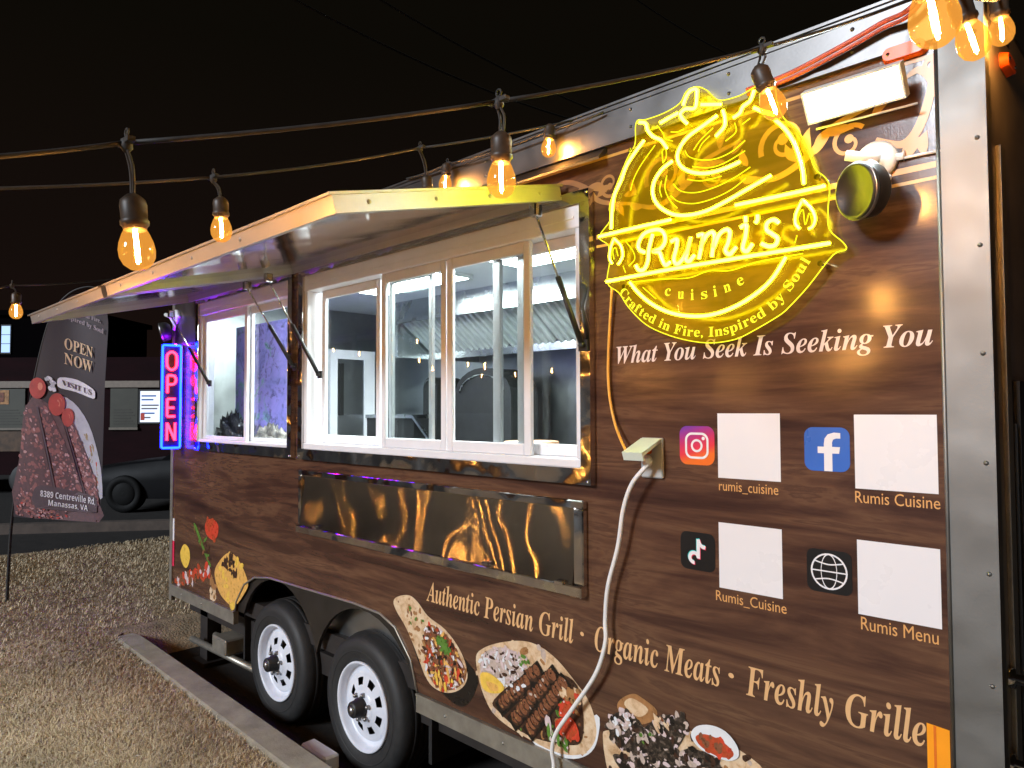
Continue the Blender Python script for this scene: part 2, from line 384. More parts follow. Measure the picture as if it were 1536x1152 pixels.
# grass: thousands of short dry blades, one object
def grass():
    zones = [(-2.2, -4.4, -1.9, -.30, 70000), (-4.4, -6.2, -2.4, -.26, 52000), (-6.0, -10.0, -3.4, 3.0, 52000)]
    V = []; C = []
    for (xa, xb, ya, yb, n) in zones:
        x = rng.uniform(xb, xa, n); y = rng.uniform(ya, yb, n)
        ok = np.where(x > -6.1, y < (-.175-.022*(x+2.98))-.165+.035*np.sin(x*23)*np.sin(x*7.7)+rng.normal(0, .012, n), True) & ~((x < -9.4) & (y > 2.0)); x, y = x[ok], y[ok]; n = len(x)
        far = np.clip((-x-3)/6, 0, 1)
        h = rng.uniform(.008, .024, n)*(1+.5*far); a = rng.uniform(0, 2*np.pi, n); ln = rng.uniform(.006, .034, n)
        wd = rng.uniform(.0010, .0022, n)*(1+1.8*far)
        bx = np.cos(a); by = np.sin(a); z0 = np.full(n, .114)
        p0 = np.stack([x-by*wd, y+bx*wd, z0], 1); p1 = np.stack([x+by*wd, y-bx*wd, z0], 1)
        p2 = np.stack([x+bx*ln*.5+by*wd*.7, y+by*ln*.5-bx*wd*.7, z0+h*.75], 1); p3 = np.stack([x+bx*ln*.5-by*wd*.7, y+by*ln*.5+bx*wd*.7, z0+h*.75], 1)
        p4 = np.stack([x+bx*ln*1.3, y+by*ln*1.3, z0+h], 1)
        V.append(np.stack([p0, p1, p2, p3, p4], 1).reshape(-1, 3)); C.append(rng.integers(0, 3, n))
    n = 1500; x = rng.uniform(-9, -2.4, n); y = rng.uniform(-3, -.36, n); z = rng.uniform(.128, .142, n); a = rng.uniform(0, 6.28, n); r = rng.uniform(.003, .010, n)   # pale leaf scraps
    q = lambda da, k, dz: np.stack([x+r*k*np.cos(a+da), y+r*k*np.sin(a+da), z+dz], 1)
    V.append(np.stack([q(0, 1.6, 0), q(1.2, .8, .003), q(-1.2, .8, 0), q(3.6, .9, .004), q(3.14, 1.5, .002)], 1).reshape(-1, 3)); C.append(np.full(n, 3))
    V = np.concatenate(V); C = np.concatenate(C); n = len(C)
    me = bpy.data.meshes.new('grass'); i = np.arange(n)*5
    F = np.empty((n*2,), object)
    me.vertices.add(len(V)); me.vertices.foreach_set('co', V.ravel())
    loops = np.stack([i, i+1, i+2, i+3, i+3, i+2, i+4], 1).ravel(); me.loops.add(len(loops)); me.loops.foreach_set('vertex_index', loops.astype(np.int32))
    st = np.stack([np.arange(n)*7, np.arange(n)*7+4], 1).ravel(); me.polygons.add(2*n); me.polygons.foreach_set('loop_start', st.astype(np.int32))
    me.update(calc_edges=True); me.validate()
    for c in ((.60, .485, .31), (.45, .35, .21), (.70, .59, .41), (.80, .73, .58)): me.materials.append(pm('dry grass blade', c, .7, 0, .25, 3))
    me.polygons.foreach_set('material_index', np.repeat(C, 2).astype(np.int32))
    o = bpy.data.objects.new('grass', me); COL.objects.link(o); return o
tag(grass(), 'short dry tan grass growing on the lawn beside the kerb', 'grass', kind='stuff')

# ------------------------------------------------------------------ food trailer
XL, XR, ZB, ZT = -5.50, -.470, .535, 2.722
T = thing('food_trailer', (-3.0, 1.2, 0), 'brown wood print food trailer with raised awnings and neon sign on its side', 'food trailer')
W1 = (-5.03, -3.68, 1.525, 2.575); W2 = (-3.605, -1.56, 1.525, 2.575)
arch = [(-4.42, ZB), (-4.405, .60), (-4.30, .72), (-4.16, .785), (-3.98, .812), (-3.09, .832), (-2.86, .825), (-2.74, .785), (-2.62, .665), (-2.572, ZB)]
outer = [(XL, ZB)]+arch+[(XR, ZB), (XR, ZT), (XL, ZT)]
def wall_sheet(mb, outer, holes, y, th, mat=0):
    loops = [[Vector((x, 0, z)) for x, z in outer]]+[[Vector((x, 0, z)) for x, z in h] for h in holes]
    flatp = [p for lp in loops for p in lp]
    vs = [(p.x, y, p.z) for p in flatp]; fs = []
    for t in tessellate_polygon(loops):
        a, b, c = [np.array(vs[i]) for i in t]
        fs.append(t if np.cross(b-a, c-a)[1] < 0 else t[::-1])
    mb.add(vs, fs, mat); 
    for lp in loops:
        k = len(lp); mb.add([(p.x, y, p.z) for p in lp]+[(p.x, y+th, p.z) for p in lp], [(i, (i+1) % k, k+(i+1) % k, k+i) for i in range(k)], mat)
rect = lambda r, e=0: [(r[0]-e, r[2]-e), (r[1]+e, r[2]-e), (r[1]+e, r[3]+e), (r[0]-e, r[3]+e)]
b = MB(); wall_sheet(b, outer, [rect(W1, -.02), rect(W2, -.02)], 0, .06); b.build('side_wall', M['wrap'], T)
b = MB(); b.box(-.42, -.380, .012, 2.45, .535, 2.83); fw = b.build('front_wall', pm('grey front wall', (.36, .32, .30), .30, .3, .3, 5, bump=.05, bscale=3, bdist=.02), T)
b = MB(); b.box(XL, XL+.05, .06, 2.45, .535, 2.83); b.build('rear_wall', M['int_steel'], T)
b = MB(); b.box(XL+.05, -.42, 2.36, 2.40, .535, 2.70); b.build('far_wall', M['int_steel'], T)
b = MB(); b.box(XL, -.40, .06, 2.45, .50, .60); b.build('floor', M['chassis'], T)
b = MB(); b.box(XL-.02, -.385, -.004, 2.47, 2.83, 2.86); b.build('roof', M['steel_dull'], T)
b = MB(); b.box(XL+.05, -.42, .06, 2.36, 2.66, 2.70); b.build('ceiling', M['int_white'], T)
# roof fascia, with a rolled lip and a row of rivets
b = MB(); b.box(XL-.01, -.475, -.012, .0, ZT-.004, 2.828); b.box(XL-.015, -.474, -.022, 0, 2.845, 2.853); b.box(XL-.01, -.475, -.020, -.002, ZT-.012, ZT-.001)
b.box(XL-.012, -.4745, -.016, -.005, 2.83, 2.843)
for i in range(14): b.lathe([(.006, 0), (.005, .003), (0, .004)], (-5.35+i*.36, -.012, 2.75), (0, -1, 0), 8)
for i in range(14): b.lathe([(.006, 0), (.005, .003), (0, .004)], (-5.35+i*.36, -.012, 2.81), (0, -1, 0), 8)
b.build('fascia', M['steel_dull'], T)
b = MB(); b.add([(-2.75, -.001, 2.715), (-1.50, -.001, 2.715), (-1.50, -.05, 2.668), (-2.75, -.05, 2.668), (-2.75, -.001, 2.690), (-1.50, -.001, 2.690), (-1.50, -.047, 2.660), (-2.75, -.047, 2.660)],
        [(0, 3, 2, 1), (4, 5, 6, 7), (3, 7, 6, 2), (0, 4, 7, 3), (1, 2, 6, 5)]); b.build('drip_rail', M['steel_dull'], T)
# corner trims
b = MB(); b.box(-.472, -.383, -.009, .012, .46, 2.86); b.box(-.383, -.372, -.009, .035, .46, 2.86)
b.tube([(-.475, -.009, .46), (-.475, -.009, 2.72)], .005, 6)
for i in range(9): b.lathe([(.006, 0), (.005, .003), (0, .004)], (-.392, -.009, .62+i*.26), (0, -1, 0), 8)
b.build('corner_trim', M['steel_trim'], T)
b = MB(); b.box(XL-.018, XL+.03, -.008, .02, .41, 2.72); b.build('corner_trim', M['alu'], T)
b = MB(); b.box(XL+.03, -5.055, -.006, 0, 2.27, 2.60); b.build('steel_side_panel', M['steel_dull'], T)
# bottom rails
for (xa, xb) in ((XL+.031, -4.425), (-2.57, -.474)):
    b = MB(); b.box(xa, xb, -.012, .02, .452, .533); b.box(xa, xb, -.016, -.012, .524, .533)
    for i in range(int((xb-xa)/.35)): b.lathe([(.007, 0), (.006, .003), (0, .004)], (xa+.2+i*.35, -.012, .49), (0, -1, 0), 8)
    b.build('bottom_rail', M['alu'], T)
# fender skirt with two arches between wall and wheels
WH = [(-3.905, .338), (-3.025, .338)]
ZF = .535
def arc(c, r, a0, a1, n=14): return [(c[0]+r*math.cos(R(a0+(a1-a0)*i/n)), c[1]+r*math.sin(R(a0+(a1-a0)*i/n))) for i in range(n+1)]
half = (WH[1][0]-WH[0][0])/2; rf = .468; aj = math.degrees(math.acos(half/rf))
rt = arc(WH[1], rf, 25, 180-aj); lt = arc(WH[0], rf, aj, 155)
fo = [p for p in arch]+[(-2.60, ZF)]+[p for p in rt]+[p for p in lt]+[(-4.33, ZF)]
fo = arch[:1]+arch[1:-1]+[arch[-1]]+rt+lt
b = MB(); b.flat([(x, .012, z) for x, z in fo], th=.02); b.build('fender', M['fender'], T)
b = MB(); b.tube([(x, -.003, z) for x, z in arch], .006, 6); b.build('arch_bead', M['alu'], T)
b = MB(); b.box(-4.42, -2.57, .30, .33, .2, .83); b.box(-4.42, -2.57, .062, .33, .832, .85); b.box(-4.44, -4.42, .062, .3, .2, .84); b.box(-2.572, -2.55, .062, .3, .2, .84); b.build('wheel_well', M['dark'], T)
def wheel(cx, cz):
    y0 = .005; c = (cx, y0, cz)
    t = MB(); t.lathe([(.21, .03), (.215, .012), (.235, .0), (.285, -.006), (.315, .0), (.333, .018), (.343, .05), (.345, .08), (.345, .14), (.340, .18), (.325, .205), (.22, .21)], c, (0, 1, 0), 48)
    for q in range(4):
        yy = .065+q*.032
        t.lathe([(.3455, yy), (.349, yy+.004), (.349, yy+.020), (.3455, yy+.024)], c, (0, 1, 0), 48)
    t.lathe([(.262, -.0045), (.266, -.0075), (.270, -.0055)], c, (0, 1, 0), 48)
    wo = t.build('wheel', M['rubber'], T)
    r = MB()
    r.lathe([(.212, .016), (.216, .004), (.212, -.004), (.205, -.001), (.198, .012), (.196, .035), (.188, .045), (.180, .045), (.176, .050), (.168, .034), (.160, .030), (.150, .030)], c, (0, 1, 0), 48)
    # dished disc with eight round-cornered windows, built ring by ring
    n = 96; ring = [.150, .135, .100, .078]; yh = [.030, .029, .020, .010]
    keep = lambda i, j: not (j == 1 and (i % 12) in (3, 4, 5, 6, 7, 8))
    vs = []; fs = []
    for q in range(4):
        for i in range(n): a = 2*math.pi*i/n; vs.append((cx+ring[q]*math.cos(a), y0+yh[q], cz+ring[q]*math.sin(a)))
    for j in range(3):
        for i in range(n):
            if keep(i, j): fs.append((j*n+i, j*n+(i+1) % n, (j+1)*n+(i+1) % n, (j+1)*n+i))
    r.add(vs, [f[::-1] for f in fs], 0, True)
    r.lathe([(.078, .010), (.070, .004), (.055, .002), (.046, .002)], c, (0, 1, 0), 40)
    r.build('rim', M['rim'], wo)
    d = MB(); d.lathe([(.15, .06), (.07, .05)], c, (0, 1, 0), 40); d.build('brake_drum', M['dark'], wo)
    h = MB(); h.lathe([(.047, .004), (.047, -.018), (.041, -.024), (.039, -.052), (.034, -.058), (.0, -.059)], c, (0, 1, 0), 24); h.lathe([(.022, -.058), (.02, -.066), (0, -.068)], c, (0, 1, 0), 16, 1)
    h.build('hub_cap', [M['black'], M['hub']], wo)
    for i in range(6):
        a = R(i*60+15); p = (cx+.063*math.cos(a), y0+.004, cz+.063*math.sin(a))
        h = MB(); h.lathe([(.011, 0), (.011, -.014), (.008, -.020), (0, -.021)], p, (0, 1, 0), 6); h.build('lug_nut', M['hub'], wo)
for c in WH: wheel(*c)
# chassis pieces seen under the floor
b = MB(); b.box(XL+.1, -.5, .10, .18, .34, .455); b.box(XL+.1, -.5, 2.2, 2.3, .34, .455); b.box(-4.2, -2.7, .28, 2.2, .30, .37); b.build('chassis_beam', M['chassis'], T)
p = W(310, 945, .12); b = MB(); b.box(p[0]-.06, p[0]+.06, .10, .20, .04, .45); b.box(p[0]-.10, p[0]+.10, .06, .24, .012, .035); b.build('stabilizer_leg', M['chassis'], T)
b = MB(); b.tube([(-5.15, .02, .20), (-4.25, .05, .20)], .022, 8); b.tube([(-5.05, .14, .22), (-4.25, .17, .22)], .022, 8); b.box(-4.75, -4.55, -.01, .2, .22, .32, 0, .01); b.build('axle_step', M['alu'], T)

# ---- windows
def window(r, sash, label, sill=.032, rail=.045):
    f = MB(); x0, x1, z0, z1 = r; t = .045
    f.box(x0, x1, -.032, -.001, z0, z0+t+.012); f.box(x0, x1, -.032, -.001, z1-t, z1); f.box(x0, x0+t, -.031, -.001, z0+t+.012, z1-t); f.box(x1-t, x1, -.031, -.001, z0+t+.012, z1-t)
    for (cx, cz) in ((x0+.012, z0+.012), (x1-.012, z0+.012), (x0+.012, z1-.012), (x1-.012, z1-.012)): f.lathe([(.006, 0), (.005, .003), (0, .004)], (cx, -.032, cz), (0, -1, 0), 8)
    fo = f.build('service_window', M['steel'], T); fo['label'] = label
    g = MB(); a0, a1, c0, c1 = x0+t, x1-t, z0+t+.012, z1-t
    g.box(a0, a1, -.022, .075, c0, c0+sill, 0, .004); g.box(a0, a1, -.022, .075, c1-.085, c1, 0, .004); g.box(a0, a0+.03, -.018, .074, c0+sill, c1-.085, 0, .003); g.box(a1-.03, a1, -.018, .074, c0+sill, c1-.085, 0, .003)
    g.box(a0+.03, a1-.03, -.026, -.022, c1-.05, c1-.04)
    g.build('window_frame', M['white_alu'], fo)
    zb, zt = c0+sill+.0005, c1-.0855
    for (xa, xb, y, sw, mk) in sash:
        s = MB(); d = .020
        s.box(xa, xa+sw, y, y+d, zb, zt, 0, .003); s.box(xb-sw, xb, y, y+d, zb, zt, 0, .003); s.box(xa+sw, xb-sw, y+.001, y+d-.001, zb, zb+rail, 0, .003); s.box(xa+sw, xb-sw, y+.001, y+d-.001, zt-.045, zt, 0, .003)
        s.build('sash', M[mk], fo)
        q = MB(); q.flat([(xa+sw-.003, y+d/2, zb+rail-.003), (xb-sw+.003, y+d/2, zb+rail-.003), (xb-sw+.003, y+d/2, zt-.042), (xa+sw-.003, y+d/2, zt-.042)]); q.build('pane', M['glass'], fo)
    return fo
wx = lambda px, y=0: float(W(px, 560, y)[0])
window(W2, [(wx(482, .045), wx(570, .045), .045, .036, 'white_alu'), (wx(573, .0), wx(670, .0), -.006, .034, 'white_alu'), (wx(671.5, .0), wx(797, .0), -.006, .036, 'white_alu'), (wx(790, .045), wx(876, .045), .045, .02, 'white_alu'),
            (wx(585, .03), wx(650, .03), .022, .025, 'inner_alu'), (wx(741, .03), wx(790, .03), .022, .045, 'inner_alu')], 'wide four pane service window under the yellow lit awning')
window(W1, [(-4.955, -4.30, .0, .035, 'white_alu'), (-4.33, -3.755, .03, .035, 'white_alu')], 'smaller window lit purple at the rear of the trailer', .018, .024)

# ---- awnings: box framed doors propped up on gas struts
YA, ZA, ZH = -.975, 2.352, 2.585
def awning(xa, xb):
    dv = np.array([0, YA+.03, ZA-ZH]); L_ = np.linalg.norm(dv); dv /= L_; nv = np.array([0, -dv[2], dv[1]]); nv = nv if nv[2] < 0 else -nv   # nv points down
    h = np.array([0, -.03, ZH]); cx = (xa+xb)/2; hx = (xb-xa)/2; th = .058
    s = MB(); c = np.array([cx, 0, 0])+h+dv*L_/2
    s.obox(c-nv*.012, EX, dv, -nv, hx-.03, L_/2-.03, .010)
    o = s.build('awning', M['steel_wavy'], T)
    e = MB()
    for (cc, a_, l_) in ((np.array([xb-.014, 0, 0])+h+dv*L_/2, .014, L_/2), (np.array([xa+.014, 0, 0])+h+dv*L_/2, .014, L_/2)):
        e.obox(cc-nv*.002, EX, dv, -nv, a_, l_, th/2)
    for sg in (0, 1):
        cc = np.array([cx, 0, 0])+h+dv*(.014 if sg == 0 else L_-.014); e.obox(cc-nv*.002, EX, dv, -nv, hx-.0285, .0138, th/2-.0006)
    for xx, sx in ((xb, 1), (xa, -1)):   # folded lips and rivets along the ends
        e.obox(np.array([xx+sx*.003, 0, 0])+h+dv*L_/2+nv*.022, EX, dv, -nv, .003, L_/2, .0055)
        e.obox(np.array([xx+sx*.003, 0, 0])+h+dv*L_/2-nv*.027, EX, dv, -nv, .004, L_/2+.012, .004)
        for t in (.12, .38, .62, .88):
            e.lathe([(.007, 0), (.006, .003), (0, .004)], np.array([xx, 0, 0])+h+dv*L_*t, (sx, 0, 0), 10)
    nx = int((xb-xa)/.4)
    for i in range(nx): e.lathe([(.007, 0), (.006, .003), (0, .004)], np.array([xa+.2+i*.4, 0, 0])+h+dv*L_, dv, 10)
    e.obox(np.array([cx, 0, 0])+h+dv*(L_+.003)-nv*.028, EX, dv, -nv, hx, .003, .004)
    e.build('awning_frame', M['awning_edge'], o)
    hg = MB(); hg.tube([(xa+.02, -.028, ZH+.02), (xb-.02, -.028, ZH+.02)], .010, 8); hg.build('hinge', M['steel'], o)
    return o
awning(-3.66, -1.69)['label'] = 'long steel awning over the wide window, its end lit yellow'
awning(-5.13, -3.73)['label'] = 'rear steel awning lit purple from below'
def strut(top, bot):
    top, bot = np.array(top, float), np.array(bot, float); mid = top+(bot-top)*.48
    s = MB(); s.tube([mid, bot], .0105, 10); s.lathe([(.011, 0), (.016, .008), (.011, .016)], bot-np.array([0, .0, .008]), (0, 0, 1), 10)
    s.box(bot[0]-.02, bot[0]+.02, bot[1]+.004, bot[1]+.012, bot[2]-.02, bot[2]+.02)
    o = s.build('gas_strut', M['black'], T)
    r = MB(); r.tube([top, mid], .0045, 8); r.build('strut_rod', M['steel'], o)
    r = MB(); r.box(top[0]-.016, top[0]+.016, top[1]-.02, top[1]+.02, top[2]-.012, top[2]+.035, 0, .004); r.build('strut_bracket', M['steel'], o)
def on_door(px, py, x): return X_(px, py, x)
strut((-1.70, -.155, 2.485), W(873, 518, -.045)); strut((-3.57, -.225, 2.485), W(478, 562, -.045))
strut((-3.82, -.225, 2.475), W(440, 550, -.045)); strut((-5.05, -.185, 2.44), W(313, 575, -.045))

# ---- folded serving shelf: framed brushed sheet
x0, x1, z0, z1 = -3.60, -1.60, 1.128, 1.468
b = MB(); b.box(x0, x1, -.042, 0, z0, z0+.04, 0, .004); b.box(x0, x1, -.028, 0, z1-.032, z1, 0, .004); b.box(x0, x0+.022, -.0275, 0, z0+.04, z1-.032, 0, .004); b.box(x1-.045, x1, -.0275, 0, z0+.04, z1-.032, 0, .004)
sh = b.build('serving_shelf', M['steel'], T)
nx, nz = 60, 8; vs = []; fs = []
for i in range(nx+1):
    for j in range(nz+1):
        x = x0+.022+(x1-x0-.067)*i/nx; z = z0+.04+(z1-z0-.072)*j/nz
        tz = j/nz; vs.append((x, -.011-.080*.272*(1-tz)**2+.0022*math.sin(x*5.1+2*math.sin(z*8))+.0012*math.sin(x*11+z*6), z))
for i in range(nx):
    for j in range(nz): fs.append((i*(nz+1)+j, (i+1)*(nz+1)+j, (i+1)*(nz+1)+j+1, i*(nz+1)+j+1))
b = MB(); b.add(vs, fs, 0, True); b.build('shelf_sheet', M['steel_brushed'], sh)
for (px, py) in ((475, 712), (478, 790), (735, 843), (845, 872)):
    p = W(px, py, -.02); b = MB(); b.box(p[0]-.02, p[0]+.02, -.050, -.0285, p[2]-.008, p[2]+.006, 0, .002); b.build('shelf_latch', M['steel'], sh)

# ---- lettering, ornaments and stickers printed on the wall
YP = -.0010
def letters(name, body, x0, x1, zb, cap, mat, shear=0, y=YP, label=None, slope=0):
    b = MB(); text_on(b, body, (x0, y, zb), (1, 0, slope), EZ, x1-x0, cap, 0, shear); o = b.build(name, mat, T)
    if label: o['label'] = label
    return o
letters('lettering', boldit('What You Seek Is Seeking You'), -1.467, -.499, 1.948, .060, M['pink'], label='pale italic motto under the neon sign')
for body, xa, xb in (('Authentic Persian Grill', -2.51, -1.669), ('\u00b7', -1.637, -1.620), ('Organic Meats', -1.572, -1.094), ('\u00b7', -1.066, -1.048), ('Freshly Grille', -1.010, -.536)):
    o = letters('lettering', boldit(body), xa, xb, .950, .088, M['peach'], -.08)
    if len(body) > 1: o['label'] = 'peach serif lettering along the bottom of the wall'
for body, xa, xb, z, c in (('rumis_cuisine', -1.088, -.902, 1.543, .030), ('Rumis Cuisine', -.692, -.492, 1.541, .031), ('Rumis_Cuisine', -1.103, -.884, 1.209, .031), ('Rumis Menu', -.684, -.503, 1.209, .034)):
    letters('lettering', body, xa, xb, z, c, M['orange_txt'])
def rrect(x0, x1, z0, z1, r, n=6):
    P = []
    for cx, cz, a in ((x1-r, z0+r, -90), (x1-r, z1-r, 0), (x0+r, z1-r, 90), (x0+r, z0+r, 180)):
        for i in range(n+1): t = R(a+90*i/n); P.append((cx+r*math.cos(t), cz+r*math.sin(t)))
    return P
def wallpoly(mb, P, y, mat=0): mb.flat([(x, y, z) for x, z in P], mat)
def ringpoly(mb, c, r0, r1, y, mat=0, n=32, sx=1.0, a0=0, a1=360):
    vs = []; fs = []
    for i in range(n+1):
        t = R(a0+(a1-a0)*i/n); vs += [(c[0]+sx*r0*math.cos(t), y, c[1]+r0*math.sin(t)), (c[0]+sx*r1*math.cos(t), y, c[1]+r1*math.sin(t))]
    for i in range(n): fs.append((2*i, 2*i+1, 2*i+3, 2*i+2))
    fs = [f[::-1] if np.cross(np.array(vs[f[1]])-vs[f[0]], np.array(vs[f[2]])-vs[f[0]])[1] > 0 else f for f in fs]
    mb.add(vs, fs, mat)
def stroke(mb, P, wd, y, mat=0, taper=None):
    P = np.array(P, float); k = len(P); Tn = np.gradient(P, axis=0); Tn /= np.linalg.norm(Tn, axis=1)[:, None]+1e-9; Nn = np.stack([-Tn[:, 1], Tn[:, 0]], 1)
    ws = np.full(k, wd/2) if taper is None else wd/2*np.array(taper)
    A = P+Nn*ws[:, None]; B = P-Nn*ws[:, None]; vs = []; fs = []
    for i in range(k): vs += [(A[i, 0], y, A[i, 1]), (B[i, 0], y, B[i, 1])]
    for i in range(k-1): fs.append((2*i, 2*i+1, 2*i+3, 2*i+2))
    mb.add(vs, fs, mat)
# plain white plates (their codes are left out)
for (x, z, s_) in ((-1.090, 1.777, .196), (-.691, 1.774, .196), (-1.091, 1.446, .197), (-.690, 1.443, .195)):
    b = MB(); b.flat([(x, YP, z-s_), (x+s_, YP, z-s_), (x+s_, YP, z), (x, YP, z)]); b.build('white_sticker', M['white_print'], T)
# camera app badge
ig, nt, N, L, P = base('pink orange gradient sticker'); tc = N.new('ShaderNodeTexCoord'); sp = N.new('ShaderNodeSeparateXYZ'); L.new(tc.outputs['Generated'], sp.inputs[0])
ad = N.new('ShaderNodeMath'); ad.operation = 'MULTIPLY_ADD'; ad.inputs[1].default_value = -.32; L.new(sp.outputs[0], ad.inputs[0]); L.new(sp.outputs[2], ad.inputs[2])
rp = ramp(N, L, ad.outputs[0], [(-.0, (.80, .16, .02)), (.22, (.72, .04, .06)), (.5, (.52, .03, .13)), (.95, (.13, .04, .36))]); L.new(rp.outputs[0], P.inputs['Base Color']); P.inputs['Roughness'].default_value = .28
b = MB(); wallpoly(b, rrect(-1.223, -1.101, 1.616, 1.737, .026), YP); o = b.build('app_badge', ig, T); o['label'] = 'pink and orange camera badge'
c = (-1.162, 1.676); b = MB(); ringpoly(b, c, .0135, .0205, YP-.0006)
oo = rrect(c[0]-.041, c[0]+.041, c[1]-.041, c[1]+.041, .024, 8); ii = rrect(c[0]-.034, c[0]+.034, c[1]-.034, c[1]+.034, .018, 8); k = len(oo)
b.add([(x, YP-.0006, z) for x, z in oo]+[(x, YP-.0006, z) for x, z in ii], [(i, (i+1) % k, k+(i+1) % k, k+i) for i in range(k)]); ringpoly(b, (c[0]+.023, c[1]+.023), 0, .0055, YP-.0006)
b.build('camera_mark', M['white_print'], o)
b = MB(); wallpoly(b, rrect(-.825, -.703, 1.619, 1.739, .024), YP); o = b.build('app_badge', M['fb'], T); o['label'] = 'blue badge with a white letter f'
b = MB(); Fz = [(-.762, 1.6195), (-.740, 1.6195), (-.740, 1.668), (-.722, 1.668), (-.719, 1.686), (-.740, 1.686), (-.740, 1.698), (-.737, 1.706), (-.729, 1.709), (-.718, 1.709), (-.718, 1.724), (-.735, 1.725), (-.751, 1.720), (-.760, 1.708), (-.762, 1.694), (-.762, 1.686), (-.779, 1.686), (-.779, 1.668), (-.762, 1.668)]
Fz = [(x-.009, z) for x, z in Fz]; wallpoly(b, Fz, YP-.0006); b.build('letter_mark', M['white_print'], o)
b = MB(); wallpoly(b, rrect(-1.224, -1.104, 1.289, 1.406, .022), YP); o = b.build('app_badge', M['black_print'], T); o['label'] = 'black badge with a white music note'
def note(mb, dx, dz, y, mat):
    c = (-1.176+dx, 1.327+dz); ringpoly(mb, c, .0095, .0205, y, mat, 28, 1, -5, 275)
    mb.flat([(c[0]+.0095, y-1e-5, c[1]), (c[0]+.0205, y-1e-5, c[1]), (c[0]+.0205, y-1e-5, c[1]+.058), (c[0]+.0095, y-1e-5, c[1]+.058)], mat)
    stroke(mb, smooth_path([(c[0]+.0150, c[1]+.058), (c[0]+.019, c[1]+.046), (c[0]+.028, c[1]+.037), (c[0]+.039, c[1]+.035)], 5), .011, y-2e-5, mat)
b = MB(); note(b, -.002, .002, YP-.0004, 1); note(b, .002, -.002, YP-.0006, 2); note(b, 0, 0, YP-.0008, 0); b.build('note_mark', [M['white_print'], M['cyan'], M['redv']], o)
b = MB(); wallpoly(b, rrect(-.824, -.704, 1.289, 1.405, .02), YP); o = b.build('app_badge', M['black_print'], T); o['label'] = 'black badge with a white globe'
c = (-.764, 1.347); b = MB(); ringpoly(b, c, .0445, .049, YP-.0006); y = YP-.0008
ringpoly(b, c, .0445, .0485, y, 0, 32, .45); stroke(b, [(c[0]-.046, c[1]), (c[0]+.046, c[1])], .0035, y-1e-5)
stroke(b, smooth_path([(c[0]-.040, c[1]+.026), (c[0], c[1]+.019), (c[0]+.040, c[1]+.026)], 8), .0035, y-2e-5); stroke(b, smooth_path([(c[0]-.040, c[1]-.026), (c[0], c[1]-.019), (c[0]+.040, c[1]-.026)], 8), .0035, y-3e-5)
b.build('globe_mark', M['white_print'], o)
b = MB(); b.flat([(-.534, YP-.001, .62), (-.484, YP-.001, .62), (-.484, YP-.001, 1.008), (-.534, YP-.001, 1.012)])
b.flat([(-.519, YP-.0016, .62), (-.513, YP-.0016, .62), (-.513, YP-.0016, 1.009), (-.519, YP-.0016, 1.010)], 1)
for i in range(9): b.flat([(-.502, YP-.0016, .70+i*.03), (-.497, YP-.0016, .70+i*.03), (-.498, YP-.0016, .712+i*.03), (-.501, YP-.0016, .715+i*.03)], 1 if i < 6 else 0)
o = b.build('orange_sticker', [M['sticker'], pm('dark orange print', (.75, .16, .01), .4)], T)

# gold scrollwork band along the top
def spiral(c, r0, r1, a0, a1, n=26): return [(c[0]+(r0+(r1-r0)*i/n)*math.cos(R(a0+(a1-a0)*i/n)), c[1]+(r0+(r1-r0)*i/n)*math.sin(R(a0+(a1-a0)*i/n))) for i in range(n+1)]
tap = lambda n, a=.35, e=1.0: [a+(e-a)*math.sin(math.pi*min(1, i/(n-1)*1.0)) for i in range(n)]
def leaf(mb, p, ang, ln, wd, y):
    n = 9; u = np.array([math.cos(R(ang)), math.sin(R(ang))]); v = np.array([-u[1], u[0]]); A = []; B = []
    for i in range(n+1):
        t = i/n; q = np.array(p)+u*ln*t+v*ln*.22*math.sin(t*2.2); hw = wd*math.sin(math.pi*t**.8)
        A.append(q+v*hw); B.append(q-v*hw)
    wallpoly(mb, [tuple(q) for q in A]+[tuple(q) for q in B[::-1][1:-1]], y)
def scroll_band(x0, x1, flip, mat):
    b = MB(); y = [YP]
    def ny(): y[0] -= 2e-5; return y[0]
    wv = .40; zc = 2.545; nx = int(round((x1-x0)/wv))
    for k in range(nx):
        xa = x0+k*wv; s = 1 if k % 2 == 0 else -1
        st = smooth_path([(xa, zc-s*.055), (xa+.10, zc-s*.085), (xa+.20, zc-s*.045), (xa+.27, zc+s*.02), (xa+wv, zc+s*.055)], 8); stroke(b, st, .020, ny(), 0, tap(len(st), .5))
        sp_ = spiral((xa+.13, zc+s*.012), .070, .012, 200*s if s > 0 else 160, (200-470) if s > 0 else (160+470), 34); stroke(b, sp_, .017, ny(), 0, [1-.45*i/34 for i in range(35)])
        ringpoly(b, sp_[-1], 0, .017, ny())
        sp2 = spiral((xa+.31, zc-s*.035), .050, .010, 40*s, 40*s-s*-400, 28); stroke(b, sp2, .013, ny(), 0, [1-.4*i/28 for i in range(29)]); ringpoly(b, sp2[-1], 0, .012, ny())
        for (dx, dz, a_, l_, w_) in ((.20, -.05, 75, .085, .016), (.215, -.045, 35, .09, .017), (.18, -.055, 115, .075, .014), (.255, 0, -10, .07, .014), (.05, -.075, 150, .06, .012), (.33, .045, 60, .06, .013), (.02, -.03, 95, .06, .013), (.37, .02, 20, .055, .012)):
            leaf(b, (xa+dx, zc+s*dz), a_*s, l_, w_, ny())
    return b.build('scroll_band', mat, T)
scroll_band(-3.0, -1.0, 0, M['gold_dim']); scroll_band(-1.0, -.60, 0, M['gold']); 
b = MB(); y = YP
